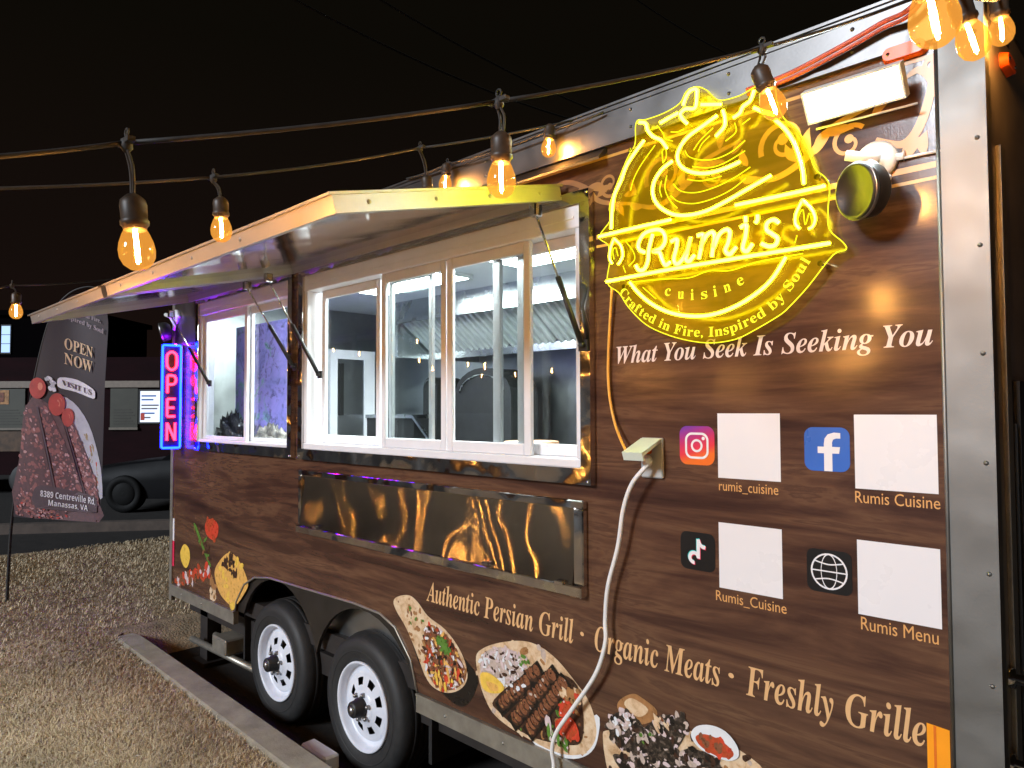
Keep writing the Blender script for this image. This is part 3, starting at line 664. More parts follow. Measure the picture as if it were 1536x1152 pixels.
for (zq, wd) in ((2.672, .010), (2.392, .016), (2.362, .009)):
    xq = -5.4 if zq > 2.6 else -1.55
    b.flat([(xq, y, zq), (-.476, y, zq), (-.476, y, zq+wd), (xq, y, zq+wd)])
b.build('band_line', M['gold'], T)
b = MB(); st = smooth_path([(-.62, 2.50), (-.56, 2.47), (-.52, 2.50), (-.492, 2.58), (-.482, 2.67)], 8); stroke(b, st, .024, YP-.001, 0, tap(len(st), .4)); ringpoly(b, (-.488, 2.655), .008, .02, YP-.0011)
st = smooth_path([(-.545, 2.64), (-.515, 2.65), (-.49, 2.62), (-.483, 2.57)], 8); stroke(b, st, .02, YP-.0012, 0, tap(len(st), .4)); leaf(b, (-.56, 2.43), 30, .07, .018, YP-.0013); leaf(b, (-.51, 2.43), 70, .06, .014, YP-.0014)
b.build('scroll_band', M['gold'], T)

# ---- food pictures printed on the wrap (flat, layered in fractions of a millimetre)
CR = lambda cx, cy: W(580+cx/2.648, 860+cy/2.648)[[0, 2]]
def crp(pts): return [tuple(CR(*p)) for p in pts]
def inpoly(p, P):
    r = False; n = len(P)
    for i in range(n):
        (xa, za), (xb, zb) = P[i], P[(i+1) % n]
        if (za > p[1]) != (zb > p[1]) and p[0] < (xb-xa)*(p[1]-za)/(zb-za)+xa: r = not r
    return r
class Print:
    def __init__(s): s.b = MB(); s.y = YP-.0002
    def ny(s): s.y -= 1.2e-5; return s.y
    def poly(s, P, mat, sm=4):
        Q = [tuple(q) for q in smooth_path(P, sm, True)] if sm else P
        wallpoly(s.b, Q, s.ny(), mat); return Q
    def blobs(s, P, n, mats, r0, r1, el=2.0, ang=None):
        xs = [p[0] for p in P]; zs = [p[1] for p in P]; c = 0; t = 0
        while c < n and t < n*30:
            t += 1; p = (random.uniform(min(xs), max(xs)), random.uniform(min(zs), max(zs)))
            if not inpoly(p, P): continue
            r = random.uniform(r0, r1); a = random.uniform(0, 180) if ang is None else ang+random.gauss(0, 14); e = random.uniform(1, el); k = 9
            u = (math.cos(R(a)), math.sin(R(a))); Q = []
            for i in range(k):
                th = 2*math.pi*i/k; rr = r*random.uniform(.72, 1.1); q = (rr*e*math.cos(th), rr*math.sin(th)); Q.append((p[0]+q[0]*u[0]-q[1]*u[1], p[1]+q[0]*u[1]+q[1]*u[0]))
            wallpoly(s.b, Q, s.ny(), random.choice(mats)); c += 1
FM = [meat_mat('bread print', (.42, .25, .12), (.66, .47, .29), (.74, .60, .42), 26),           # 0
      meat_mat('grilled meat print', (.018, .008, .006), (.075, .030, .020), (.26, .13, .09), 95),   # 1
      pm('tomato print', (.56, .055, .025), .28, 0, .3, 40), pm('herb print', (.09, .20, .03), .28, 0, .4, 60),  # 2 3
      pm('onion print', (.62, .50, .50), .28, 0, .15, 50), pm('lemon print', (.80, .52, .08), .28, 0, .2, 30),   # 4 5
      pm('char print', (.045, .020, .012), .28, 0, .4, 60), pm('sauce print', (.42, .06, .02), .28, 0, .3, 70),  # 6 7
      pm('chip print', (.72, .40, .10), .28, 0, .25, 40), pm('white dish print', (.72, .74, .76), .28, 0, .06, 20),  # 8 9
      meat_mat('charred lamb print', (.006, .005, .004), (.028, .020, .015), (.16, .12, .09), 80),    # 10
      pm('dark shade print', (.010, .008, .007), .28, 0, .2, 30), pm('brown meat print', (.20, .075, .035), .28, 0, .4, 80),   # 11 12
      pm('toast spot print', (.33, .16, .06), .28, 0, .3, 50), pm('light grain print', (.50, .40, .34), .28, 0, .2, 60)]   # 13 14
def kebab(q, p0, p1, wd, mats):
    p0, p1 = np.array(p0), np.array(p1); d = p1-p0; L_ = np.linalg.norm(d); d /= L_; nn = np.array([-d[1], d[0]]); k = max(5, int(L_/(wd*.62)))
    el = lambda c, a, b_, n=12: [tuple(c+d*a*math.cos(2*math.pi*i/n)*random.uniform(.88, 1.1)+nn*b_*math.sin(2*math.pi*i/n)*random.uniform(.88, 1.1)) for i in range(n)]
    wallpoly(q.b, [tuple(p0-d*wd*.3+nn*wd*.5), tuple(p0-d*wd*.3-nn*wd*.62), tuple(p1+d*wd*.3-nn*wd*.62), tuple(p1+d*wd*.3+nn*wd*.45)], q.ny(), 11)
    k = int(k*1.5); up = np.array([-.25, .97])
    for i in range(k):
        sz = random.uniform(.85, 1.12); c = p0+d*L_*(i+random.uniform(.3, .7))/k+nn*wd*random.uniform(-.09, .09)
        wallpoly(q.b, el(c, wd*.36*sz, wd*.52*sz), q.ny(), mats[0]); wallpoly(q.b, el(c+up*wd*.07, wd*.30*sz, wd*.40*sz), q.ny(), mats[1])
        for _ in range(3):
            c2 = c+up*wd*random.uniform(-.1, .32)+d*wd*random.uniform(-.3, .3)+nn*wd*random.uniform(-.35, .35); wallpoly(q.b, el(c2, wd*random.uniform(.03, .10), wd*random.uniform(.04, .14), 7), q.ny(), random.choice(mats[2:]))
# wrapped sandwich
q = Print()
q.poly(crp([(60, 90), (150, 180), (345, 380), (352, 470), (300, 530), (215, 470), (130, 360)]), 11)
br = q.poly(crp([(28, 112), (45, 92), (90, 87), (125, 115), (165, 170), (235, 225), (295, 310), (322, 400), (300, 455), (245, 475), (190, 455), (155, 410), (125, 330), (80, 220), (40, 150)]), 0)
q.blobs(crp([(40, 105), (100, 95), (150, 170), (140, 240), (80, 190)]), 26, [13, 13, 12, 3], .004, .010)
q.blobs(crp([(85, 225), (130, 260), (150, 390), (115, 300)]), 8, [13], .005, .009)
fl = q.poly(crp([(165, 205), (205, 215), (255, 265), (290, 330), (318, 400), (295, 445), (245, 465), (195, 445), (165, 390), (148, 300), (150, 240)]), 12)
q.blobs(fl, 260, [2, 4, 9, 8, 12, 6, 6, 13, 7, 12, 11, 14], .003, .010, 2.8); q.blobs(crp([(205, 250), (240, 270), (260, 330), (215, 300)]), 26, [3], .006, .013)
q.blobs(crp([(190, 400), (300, 380), (290, 450), (215, 455)]), 22, [8, 8, 5, 2], .007, .011, 3.4, 100)
q.b.build('food_print', FM, T)['label'] = 'printed wrapped sandwich by the front wheel'
# kebab plate
q = Print()
q.poly(crp([(560, 600), (700, 640), (835, 560), (838, 660), (800, 720), (720, 735), (600, 690)]), 9)
fb = q.poly(crp([(356, 330), (385, 297), (450, 275), (540, 268), (610, 290), (680, 345), (750, 430), (800, 500), (828, 580), (832, 650), (800, 705), (740, 722), (660, 705), (570, 660), (480, 605), (420, 550), (385, 480), (365, 410)]), 0)
q.blobs(fb, 70, [13, 0, 0, 14], .004, .018)
rc = q.poly(crp([(375, 330), (430, 295), (500, 305), (545, 350), (550, 420), (500, 455), (430, 430), (385, 390)]), 14); q.blobs(rc, 190, [4, 14, 9, 4, 6], .0035, .008, 3.0)
q.blobs(crp([(500, 320), (570, 330), (570, 370), (520, 370)]), 14, [3, 4], .005, .009)
lm = q.poly(crp([(375, 400), (410, 395), (465, 440), (462, 470), (420, 475), (385, 455)]), 5); q.poly(crp([(398, 428), (440, 442), (445, 465), (415, 462)]), 8)
dk = q.poly(crp([(430, 500), (560, 400), (700, 400), (770, 470), (780, 650), (720, 680), (560, 640), (450, 550)]), 6); q.blobs(dk, 60, [13, 6, 12, 3], .004, .012)
for pa, pb in (((455, 530), (605, 378)), ((505, 585), (668, 392)), ((570, 625), (705, 425))): kebab(q, CR(*pa), CR(*pb), .056, [6, 12, 6, 13, 11, 12, 14, 6])
for pts in ([(700, 510), (730, 505), (745, 540), (720, 568), (690, 560)], [(680, 580), (735, 570), (765, 615), (765, 655), (720, 655), (680, 620)]):
    tm = q.poly(crp(pts), 2); q.blobs(tm, 8, [7, 2], .006, .014); q.blobs(tm, 2, [4], .003, .005)
q.blobs(crp([(690, 465), (765, 465), (780, 520), (710, 510)]), 26, [0, 13, 2], .006, .013)
q.blobs(crp([(640, 560), (670, 640), (740, 670), (740, 690), (640, 660)]), 34, [3, 3, 14, 4], .004, .010, 3.5, 110); q.blobs(crp([(490, 440), (550, 440), (545, 460), (500, 462)]), 4, [9], .006, .008, 3.5, 0)
q.b.build('food_print', FM, T)['label'] = 'printed flatbread plate with kebabs, rice and tomato'
# lamb plate with dip
q = Print()
pl_ = q.poly(crp([(860, 660), (900, 620), (1180, 620), (1400, 700), (1520, 830), (1400, 980), (1000, 960), (900, 850)]), 0); q.blobs(pl_, 60, [13, 6, 14], .006, .02)
q.poly(crp([(918, 535), (930, 500), (975, 478), (1010, 490), (1075, 545), (1050, 590), (960, 600)]), 13); q.poly(crp([(945, 520), (975, 495), (1040, 540), (1000, 570)]), 0)
for pts in ([(880, 610), (900, 560), (960, 550), (1010, 600), (1000, 680), (930, 700)], [(950, 680), (1040, 600), (1100, 560), (1190, 580), (1190, 640), (1120, 730), (1010, 740)], [(900, 720), (1000, 730), (1160, 700), (1180, 820), (1000, 840)], [(1180, 700), (1290, 720), (1340, 800), (1290, 860), (1180, 840)]):
    mt = q.poly(crp(pts), 10); q.blobs(mt, 90, [10, 6, 11, 4, 14, 10], .003, .012, 2.2)
q.blobs(crp([(890, 590), (960, 560), (980, 600), (920, 640)]), 30, [4, 14, 9], .004, .009); q.blobs(crp([(990, 640), (1060, 630), (1030, 680)]), 16, [3, 14], .004, .008); q.blobs(crp([(1070, 560), (1130, 570), (1130, 620), (1070, 610)]), 8, [0, 12, 4], .004, .008, 4, 120)
q.poly(crp([(1213, 640), (1235, 605), (1290, 600), (1350, 625), (1395, 680), (1402, 725), (1365, 742), (1310, 725), (1245, 690)]), 9); sa = q.poly(crp([(1232, 645), (1270, 636), (1330, 660), (1380, 705), (1370, 730), (1310, 720), (1250, 682)]), 7); q.blobs(sa, 26, [2, 7, 12], .004, .010)
q.b.build('food_print', FM, T)['label'] = 'printed lamb plate with a bowl of red sauce'
# rear corner picture
q = Print(); C4 = lambda pts: [tuple(W(240+x/5.24, 740+z/5.24)[[0, 2]]) for x, z in pts]
bb = q.poly(C4([(430, 620), (470, 530), (530, 470), (580, 480), (640, 560), (690, 690), (680, 760), (590, 885), (520, 850), (460, 760)]), 8); q.blobs(bb, 20, [8, 5], .01, .03); q.blobs(C4([(480, 540), (540, 480), (620, 550), (600, 640), (560, 660)]), 26, [6, 6, 11], .010, .022, 2)
q.b.build('food_print', FM, T)['label'] = 'printed charred bread by the rear wheel'; q = Print()
tm = q.poly(C4([(355, 250), (380, 205), (430, 210), (460, 260), (450, 340), (410, 365), (365, 320)]), 2); q.blobs(tm, 4, [7], .015, .03); q.b.build('food_print', FM, T)['label'] = 'printed red tomato near the rear corner'; q = Print()
q.poly(C4([(160, 480), (175, 420), (200, 400), (230, 440), (235, 520), (210, 585), (180, 560)]), 5); q.b.build('food_print', FM, T)['label'] = 'printed lime slice near the rear corner'; q = Print()
q.blobs(C4([(120, 690), (180, 650), (260, 610), (390, 560), (400, 620), (280, 680), (170, 740)]), 60, [2, 7, 12, 4], .012, .03, 2); q.b.build('food_print', FM, T); q = Print(); q.blobs(C4([(400, 640), (430, 740), (450, 840), (400, 820)]), 14, [0, 13], .012, .025); q.b.build('food_print', FM, T); q = Print(); q.poly(C4([(268, 250), (285, 250), (340, 400), (400, 560), (385, 560), (325, 410)]), 3); q.blobs(C4([(250, 240), (320, 240), (420, 560), (340, 520)]), 16, [3, 12, 6], .006, .014, 4)
q.b.build('food_print', FM, T)['label'] = 'printed herb garnish at the rear corner'
b = MB(); z_ = [W(263, 778)[2], W(263, 812)[2], W(263, 850)[2]]; b.box(XL+.032, XL+.06, -.004, -.0005, z_[1]+.002, z_[0]); b.box(XL+.032, XL+.06, -.004, -.0005, z_[2], z_[1], 1); b.build('reflector_tape', [M['white_print'], M['redv']], T)

# ---- kitchen inside
for (xa, xb) in ((-2.92, -1.95), (-4.35, -3.40)):
    b = MB(); b.box(xa-.02, xb+.02, .28, 1.07, 2.635, 2.659); o = b.build('ceiling_light', M['int_white'], T)
    b = MB(); b.flat([(xa, .30, 2.633), (xb, .30, 2.633), (xb, 1.05, 2.633), (xa, 1.05, 2.633)], nrm=(0, 0, -1)); b.build('light_panel', M['led'], o)
b = MB(); hx0, hx1 = -4.75, -.9
b.box(hx0, hx1, 1.43, 1.46, 2.50, 2.6599); b.box(hx0, hx0+.03, 1.46, 2.359, 2.22, 2.6598); b.box(hx0+.03, hx1, 1.41, 1.43, 2.485, 2.515); b.box(hx0+.03, hx1, 1.80, 1.85, 2.215, 2.275)
ho = b.build('extractor_hood', M['hood'], T)
BFM = pm('baffle filter metal', (.62, .66, .66), .38, .55, .1, 20)
for fi in range(8):
    fx0 = hx0+.04+fi*.475; b = MB()
    for j in range(7):
        xa = fx0+.014+j*.065
        A = [(xa, 1.465, 2.515), (xa+.026, 1.465, 2.515), (xa+.026, 1.80, 2.262), (xa, 1.80, 2.262)]
        b.add(A+[(p[0]-.010 if i in (0, 3) else p[0]+.010, p[1]+.02, p[2]+.035) for i, p in enumerate(A)], [(0, 3, 2, 1), (0, 4, 7, 3), (1, 2, 6, 5)])
    b.build('baffle_filter', BFM, ho)
b = MB(); b.flat([(hx0+.03, 1.52, 2.53), (hx1, 1.52, 2.53), (hx1, 1.86, 2.30), (hx0+.03, 1.86, 2.30)], nrm=(0, -.5, -.8)); b.build('hood_lining', M['dark'], ho)
# rear door seen through the left panes
b = MB(); yd0, yd1 = float(X_(497, 560, -5.44)[1]), float(X_(552, 560, -5.44)[1])
b.box(-5.449, -5.42, yd0-.02, yd0+.05, .62, 2.32); b.box(-5.449, -5.42, yd1-.05, yd1+.06, .62, 2.32); b.box(-5.449, -5.42, yd0+.05, yd1-.05, 2.24, 2.32); b.box(-5.449, -5.43, yd0+.05, yd1-.05, .62, 2.24, 1)
b.box(-5.42, -5.40, yd0+.06, yd0+.10, 1.75, 2.2, 2); b.build('rear_door', [M['white_alu'], M['int_steel'], M['black']], T)
rp_ = [W(560, 622, 1.65), W(622, 622, 1.65), W(645, 664, 1.65)]
xa_, xb_ = float(rp_[0][0])-.45, float(rp_[1][0]); zt_ = float(rp_[1][2])
b = MB(); b.box(xa_, xb_, 1.62, 2.35, zt_-.03, zt_); b.box(xa_, xb_, 1.64, 2.35, .62, zt_-.03, 1); b.add([(xb_, 1.62, zt_), (xb_, 1.65, zt_), (xb_+.30, 1.65, zt_-.26), (xb_+.30, 1.62, zt_-.26), (xb_, 1.62, zt_-.03), (xb_+.27, 1.62, zt_-.26)], [(0, 1, 2, 3), (0, 3, 5, 4)]); b.box(xb_+.001, -1.6, 1.66, 2.35, .62, zt_-.26, 1)
b.build('kitchen_range', [M['hood'], M['black']], T)
for (pa, pb, pt) in ((643, 664, 566), (690, 775, 552)):   # added dark round-topped shapes, standing in for silhouettes in the window panes
    x0_, x1_ = float(W(pa, 600, 1.9)[0]), float(W(pb, 600, 1.9)[0]); zt2 = float(W((pa+pb)/2, pt, 1.9)[2]); r_ = min((x1_-x0_)/2, .22)
    P_ = [(x0_, .62), (x1_, .62)]+[((x0_+x1_)/2+(x1_-x0_)/2*math.cos(R(t)), zt2-r_+r_*math.sin(R(t))) for t in range(0, 181, 15)]
    b = MB(); b.flat([(x, 1.84, z) for x, z in P_], th=.3)
    cx_ = (x0_+x1_)/2; hw_ = (x1_-x0_)/2
    b.tube([(cx_+hw_*.8*math.cos(R(t)), 1.832, zt2-r_+r_*.75*math.sin(R(t))) for t in range(10, 171, 16)], .006, 6, 1)
    b.build('silhouette_stand_in', [M['black'], M['hood']], T)
b = MB(); b.box(-2.6, -1.5, 2.05, 2.355, 1.90, 1.92); b.box(-2.6, -1.5, 2.345, 2.358, 1.92, 1.96); b.build('wall_shelf', M['hood'], T)
for i_, x_ in enumerate((-2.5, -2.36, -2.27, -2.08, -1.93, -1.8)):
    b = MB(); h_ = (.16, .20, .12, .18, .14, .2)[i_]; b.lathe([(0, 0), (.038, 0), (.04, .01), (.04, h_*.7), (.018, h_*.85), (.016, h_), (0, h_)], (x_, 2.2, 1.921), EZ, 16)
    tag(b.build('bottle', pm('bottle plastic', ((.5, .08, .05), (.55, .5, .4), (.08, .2, .08), (.6, .42, .1), (.5, .5, .5), (.2, .1, .06))[i_], .3), at=(x_, 2.2, 1.921)), ('red', 'cream', 'green', 'yellow', 'grey', 'brown')[i_]+' bottle on the shelf at the back of the kitchen', 'bottle', 'bottles on the kitchen shelf')
b = MB(); b.box(-3.55, -1.3, .082, .55, 1.50, 1.53, 0, .004); b.box(-3.5, -1.35, .10, .5, .6, 1.5, 1); b.build('counter', [M['hood'], M['int_steel']], T)
b = MB(); b.box(-5.44, -3.70, .084, .34, 1.50, 1.53, 0, .004); b.build('counter', M['hood'], T)
bd, nt, N, L, P = base('marbled lavender sheet'); v = mapping(N, L); n1 = noise(N, L, v, 4.5, 7, .68, 1.2); n2 = noise(N, L, v, 14, 5, .7, .8)
r1 = ramp(N, L, n1.outputs['Fac'], [(.3, (.10, .10, .30)), (.42, (.26, .26, .72)), (.55, (.36, .30, .85)), (.66, (.16, .42, .40))]); r2 = ramp(N, L, n2.outputs['Fac'], [(.36, (.2, .2, .25)), (.46, (1, 1, 1))])
mx = N.new('ShaderNodeMix'); mx.data_type = 'RGBA'; mx.blend_type = 'MULTIPLY'; mx.inputs[0].default_value = .8; L.new(r1.outputs[0], mx.inputs[6]); L.new(r2.outputs[0], mx.inputs[7]); L.new(mx.outputs[2], P.inputs['Base Color']); P.inputs['Roughness'].default_value = .4
p0, p1 = X_(352, 640, -5.0), W(446, 640, .37)
b = MB(); b.box(-5.12, -4.03, .30, .312, 1.60, 2.40); b.build('menu_sheet', bd, T)
# things on the counters
def cloth_heap(name, c, s, mat, label, cat):
    b = MB(); n = 14; vs = []; fs = []
    for i in range(n):
        for j in range(n*2):
            th = math.pi*.5*i/(n-1); ph = 2*math.pi*j/(n*2); rr = 1+.28*math.sin(3*ph+i)+.16*math.sin(7*ph-2*i)+.12*random.random()
            vs.append((c[0]+s[0]*rr*math.cos(th)*math.cos(ph), c[1]+s[1]*rr*math.cos(th)*math.sin(ph), c[2]+s[2]*rr*math.sin(th)*(.9+.2*random.random())))
    for i in range(n-1):
        for j in range(n*2): fs.append((i*n*2+j, i*n*2+(j+1) % (n*2), (i+1)*n*2+(j+1) % (n*2), (i+1)*n*2+j))
    b.add(vs, fs, 0, True); return tag(b.build(name, mat, at=c), label, cat)
c = W(350, 648, .22); cloth_heap('plastic_bag', (float(c[0])+.05, .19, 1.532), (.21, .07, .175), pm('black crinkled plastic', (.012, .012, .02), .25, 0, .3, 20, bump=.6, bscale=18, bdist=.02), 'crumpled black bag on the sill inside the small window', 'bag')
c = W(415, 655, .22); cloth_heap('paper_pile', (float(c[0])-.02, .19, 1.532), (.20, .07, .125), meat_mat('mottled wrapping paper', (.02, .02, .03), (.2, .18, .16), (.55, .5, .45), 22), 'mottled wrapping paper beside the black bag inside the small window', 'paper')
pb = W(797, 645, .30); b = MB(); b.lathe([(.0, 0), (.105, 0), (.115, .01), (.115, .10), (.12, .105)], (pb[0], .30, 1.531), EZ, 32); b.lathe([(.122, .106), (.122, .118), (.118, .122), (0, .123)], (pb[0], .30, 1.531), EZ, 32, 1)
tag(b.build('cooking_pot', [M['hood'], pm('wooden lid', (.42, .20, .09), .45, 0, .25, 12, (1, 6, 1))], at=(pb[0], .30, 1.53)), 'round pot with an orange wooden lid inside the wide window', 'pot')
pb = W(852, 662, .22); b = MB(); b.box(pb[0]-.17, pb[0]+.12, .13, .33, 1.531, 1.55, 0, .005); tag(b.build('cutting_board', pm('pale cutting board', (.62, .62, .42), .5, 0, .1, 12), at=(pb[0], .22, 1.53)), 'pale cutting board on the counter inside the right pane', 'cutting board')
pb = W(848, 655, .44); b = MB(); b.box(pb[0]-.10, pb[0]+.13, .36, .50, 1.531, 1.585, 0, .012); b.box(pb[0]-.09, pb[0]+.12, .37, .49, 1.585, 1.588, 1); tag(b.build('food_tray', [M['white_plastic'], M['dark']], at=(pb[0], .43, 1.53)), 'white food tray behind the cutting board inside the right pane', 'tray')

# ---- outlet, front corner hardware and clearance lights
b = MB(); b.box(-1.362, -1.279, -.016, -.001, 1.566, 1.697, 0, .004); o = b.build('outlet_box', M['grey_plastic'], T)
hz = np.array([-1.32, -.016, 1.69]); dv = np.array([0, -.93, -.36]); dv /= np.linalg.norm(dv); b = MB(); b.obox(hz+dv*.055, EX, dv, np.cross(EX, dv), .038, .055, .006); b.obox(hz+dv*.11+np.array([0, 0, -.008]), EX, dv, np.cross(EX, dv), .038, .003, .014); b.build('outlet_cover', M['mint'], o)
b = MB(); b.box(-1.345, -1.315, -.045, -.017, 1.645, 1.668, 0, .004); b.build('orange_plug', M['amber'], o)
def marker(c, u, n):
    b = MB(); c, u, n = np.array(c, float), np.array(u, float), np.array(n, float); v = np.cross(n, u); P0 = []; 
    rr = rrect(-.055, .055, -.021, .021, .02); k = len(rr); vs = [c+u*x+v*z for x, z in rr]+[c+u*x*.9+v*z*.8+n*.02 for x, z in rr]
    fs = [(i, (i+1) % k, k+(i+1) % k, k+i) for i in range(k)]+[tuple(range(k, 2*k))]
    b.add(vs, fs); 
    for sx in (-1, 1): b.lathe([(.005, 0), (.004, .003), (0, .004)], c+u*sx*.036+n*.02, n, 8, 1)
    return b.build('marker_light', [M['amber'], M['steel']], T)
marker((-.545, -.002, 2.706), (1, 0, 0), (0, -1, 0)); p = X_(1500, 92, -.379); marker((-.379, p[1]+.04, 2.70), (0, 1, 0), (1, 0, 0))
b = MB(); b.box(-.379, -.372, .036, .050, .6, 2.6); b.box(-.3795, -.368, .12, .175, .6, 2.45); b.build('front_door_frame', M['alu'], T)
p = X_(1521, 1018, -.37); b = MB(); b.lathe([(.024, 0), (.024, .012), (.013, .014), (.013, .05), (0, .051)], (-.379, p[1], p[2]), (1, 0, 0), 16); b.build('door_bolt', M['steel'], T); b = MB(); p = X_(1522, 1145, -.37); b.lathe([(.02, 0), (.02, .01), (.011, .012), (.011, .04), (0, .041)], (-.379, p[1], p[2]), (1, 0, 0), 16); b.build('door_bolt', M['steel'], T)
b = MB(); b.box(-.379, -.362, .19, .20, .6, 1.75); b.box(-.379, -.36, .225, .60, .6, 1.86); b.build('front_cabinet', M['black'], T)

# ------------------------------------------------------------------ neon sign on the wall
YN = -.055
U1 = lambda P: [W(930+x/5.12, 110+z/5.12, YN) for x, z in P]
U2 = lambda P: [W(890+x/4.042, 290+z/4.042, YN) for x, z in P]
U3 = lambda P: [W(940+x/6.144, 320+z/6.144, YN) for x, z in P]
NS = thing('neon_sign', (-1.13, -.03, 2.3), 'round yellow neon restaurant sign with a swirling turban on clear acrylic', 'neon sign')
def neon(paths, name, r=.0044, jr=.0074, sm=8, parent=NS):
    a = MB(); j = MB()
    for P in paths:
        Q = smooth_path(P, sm); a.tube(Q, r, 8); j.tube(Q, jr, 10)
    o = a.build(name, M['neon'], parent); j.build('tube_jacket', M['jacket'], o); return o
ring_pts = [U1([(185, 515), (120, 600), (50, 710), (5, 830)])+U2([(128, 10), (113, 110), (108, 215)]), U1([(1195, 360), (1270, 430), (1340, 540), (1385, 670), (1405, 760), (1412, 850)]),
            U2([(222, 540), (270, 600), (350, 668), (450, 718), (560, 742), (680, 742), (790, 715), (900, 665), (1010, 590), (1090, 510), (1168, 385)])]
neon(ring_pts, 'ring_tube')
neon([U2([(35, 262), (240, 212), (470, 160)]), U2([(862, 72), (1180, 5), (1405, -45)]), U2([(80, 535), (400, 473), (800, 405), (1435, 302)])], 'bar_tube')
neon([U1([(400, 675), (320, 740), (260, 840), (255, 940), (300, 1020), (400, 1080), (520, 1090), (660, 1058), (800, 990), (950, 905), (1160, 785)]),
      U1([(745, 325), (640, 400), (530, 480), (465, 560), (440, 640), (465, 710), (540, 755), (650, 768), (780, 740), (920, 680)]),
      U1([(150, 375), (195, 385), (215, 440), (255, 485), (315, 515), (360, 575)]), U1([(310, 380), (380, 340), (445, 305)]),
      U1([(485, 245), (510, 175), (545, 130), (585, 125), (590, 180), (575, 265), (500, 275), (465, 310), (480, 350), (515, 385)]), U1([(625, 240), (775, 238)]),
      U1([(790, 285), (805, 340), (800, 410), (735, 485)]), U1([(870, 340), (920, 305), (945, 255), (1000, 210), (1030, 130)]), U1([(1030, 265), (1100, 295), (1185, 315)])], 'turban_tube')
rumi = [U3([(85, 480), (110, 520), (160, 515), (195, 440), (205, 330), (240, 190)]), U3([(165, 360), (115, 330), (110, 270), (160, 190), (240, 155), (310, 155), (350, 200), (350, 270), (310, 325), (245, 350), (300, 360), (325, 420), (355, 475), (400, 450)]),
        U3([(410, 260), (460, 240), (460, 310), (435, 420), (460, 465), (510, 430), (560, 340), (590, 220), (560, 350), (545, 420), (575, 440), (625, 385)]),
        U3([(655, 205), (705, 200), (690, 300), (665, 420)]), U3([(680, 320), (730, 210), (790, 175), (810, 230), (795, 320), (785, 400)]), U3([(800, 320), (850, 200), (915, 150), (950, 180), (935, 270), (910, 340), (950, 375), (1010, 310)]),
        U3([(1050, 130), (1100, 110), (1095, 210), (1070, 320), (1110, 345), (1160, 280)]), U3([(1095, 30), (1098, 80)]), U3([(1205, 15), (1205, 60), (1185, 90)]),
        U3([(1400, 85), (1350, 60), (1295, 90), (1290, 150), (1340, 190), (1390, 230), (1370, 290), (1310, 305), (1245, 280)])]
neon(rumi, 'name_tube', .0050, .0078)
fl_ = [U2([(1268, 40), (1230, 120), (1225, 180), (1250, 215)]), U2([(1268, 40), (1320, 90), (1345, 150), (1330, 200), (1305, 215)]), U2([(125, 275), (105, 330), (98, 390), (112, 425)]), U2([(125, 275), (165, 315), (178, 370), (165, 410), (150, 430)])]
neon(fl_, 'flame_tube', .0034, .0058)
th_ = MB()
thin = [U1([(500, 595), (530, 640), (620, 665), (740, 655), (860, 600), (960, 515)]), U1([(555, 715), (680, 725), (800, 690), (960, 595)]), U1([(520, 815), (630, 825), (780, 790)]), U1([(410, 850), (470, 905), (590, 915), (740, 870), (880, 800), (1000, 720)]),
        U1([(390, 940), (450, 985), (570, 1000), (720, 960), (860, 890), (965, 805)]), U1([(360, 785), (345, 880), (380, 970), (440, 1035)]), U1([(320, 825), (305, 890), (320, 950)]), U1([(715, 420), (620, 510), (565, 590)]), U1([(690, 480), (630, 540), (600, 600)]), U1([(390, 450), (440, 450), (490, 430)]),
        U1([(270, 550), (170, 690), (110, 800), (80, 900)]), U1([(330, 690), (325, 600), (350, 580), (355, 640), (330, 690)]), U1([(285, 400), (330, 460), (345, 500), (405, 520)]), U1([(940, 390), (1000, 345)]), U1([(880, 380), (890, 450), (810, 520)]),
        U2([(205, 540), (420, 520), (580, 512), (700, 470), (830, 468), (1000, 415), (1270, 365)]), U2([(1250, 190), (1240, 150), (1270, 100), (1285, 190), (1310, 120), (1330, 190)]), U2([(125, 400), (118, 350), (135, 330), (150, 380)]), U2([(1235, 255), (1222, 300)]), U2([(180, 440), (195, 480)]),
        U2([(195, 290), (240, 350), (250, 400), (215, 440)]), U2([(300, 570), (380, 640)])]
for P in thin: th_.tube(smooth_path(P, 6), .0017, 6)
th_.build('engraved_line', M['neon_thin'], NS)
# acrylic board with glowing cut edge
OUT = U1([(1165, 90), (1040, 85), (900, 160), (740, 195), (650, 120), (570, 92), (490, 130), (440, 220), (320, 295), (180, 345), (120, 350), (100, 400), (95, 540), (30, 660)])+U2([(85, 60), (92, 150), (20, 260), (75, 310), (85, 400), (70, 540), (140, 600), (200, 690), (300, 790), (420, 850), (560, 890), (700, 905), (840, 885), (940, 840), (1110, 740), (1180, 680), (1290, 560), (1440, 370), (1520, 335), (1500, 290), (1420, 215), (1410, 100), (1420, -40)])+U1([(1560, 790), (1480, 720), (1430, 580), (1350, 430), (1240, 330), (1190, 210)])
OUTs = smooth_path(OUT, 4, True)
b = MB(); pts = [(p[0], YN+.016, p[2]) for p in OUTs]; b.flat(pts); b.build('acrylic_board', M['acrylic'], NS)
b = MB(); b.tube([(p[0], YN+.014, p[2]) for p in OUTs], .0017, 6, closed=True); b.build('board_edge', M['neon_edge'], NS)
for (px, py) in ((945, 225), (1225, 265), (935, 430), (1230, 395)):
    p = W(px, py, YN); b = MB(); b.lathe([(.008, .002), (.008, .0535)], (p[0], YN-.001, p[2]), (0, 1, 0), 12); b.build('standoff', M['steel'], NS)
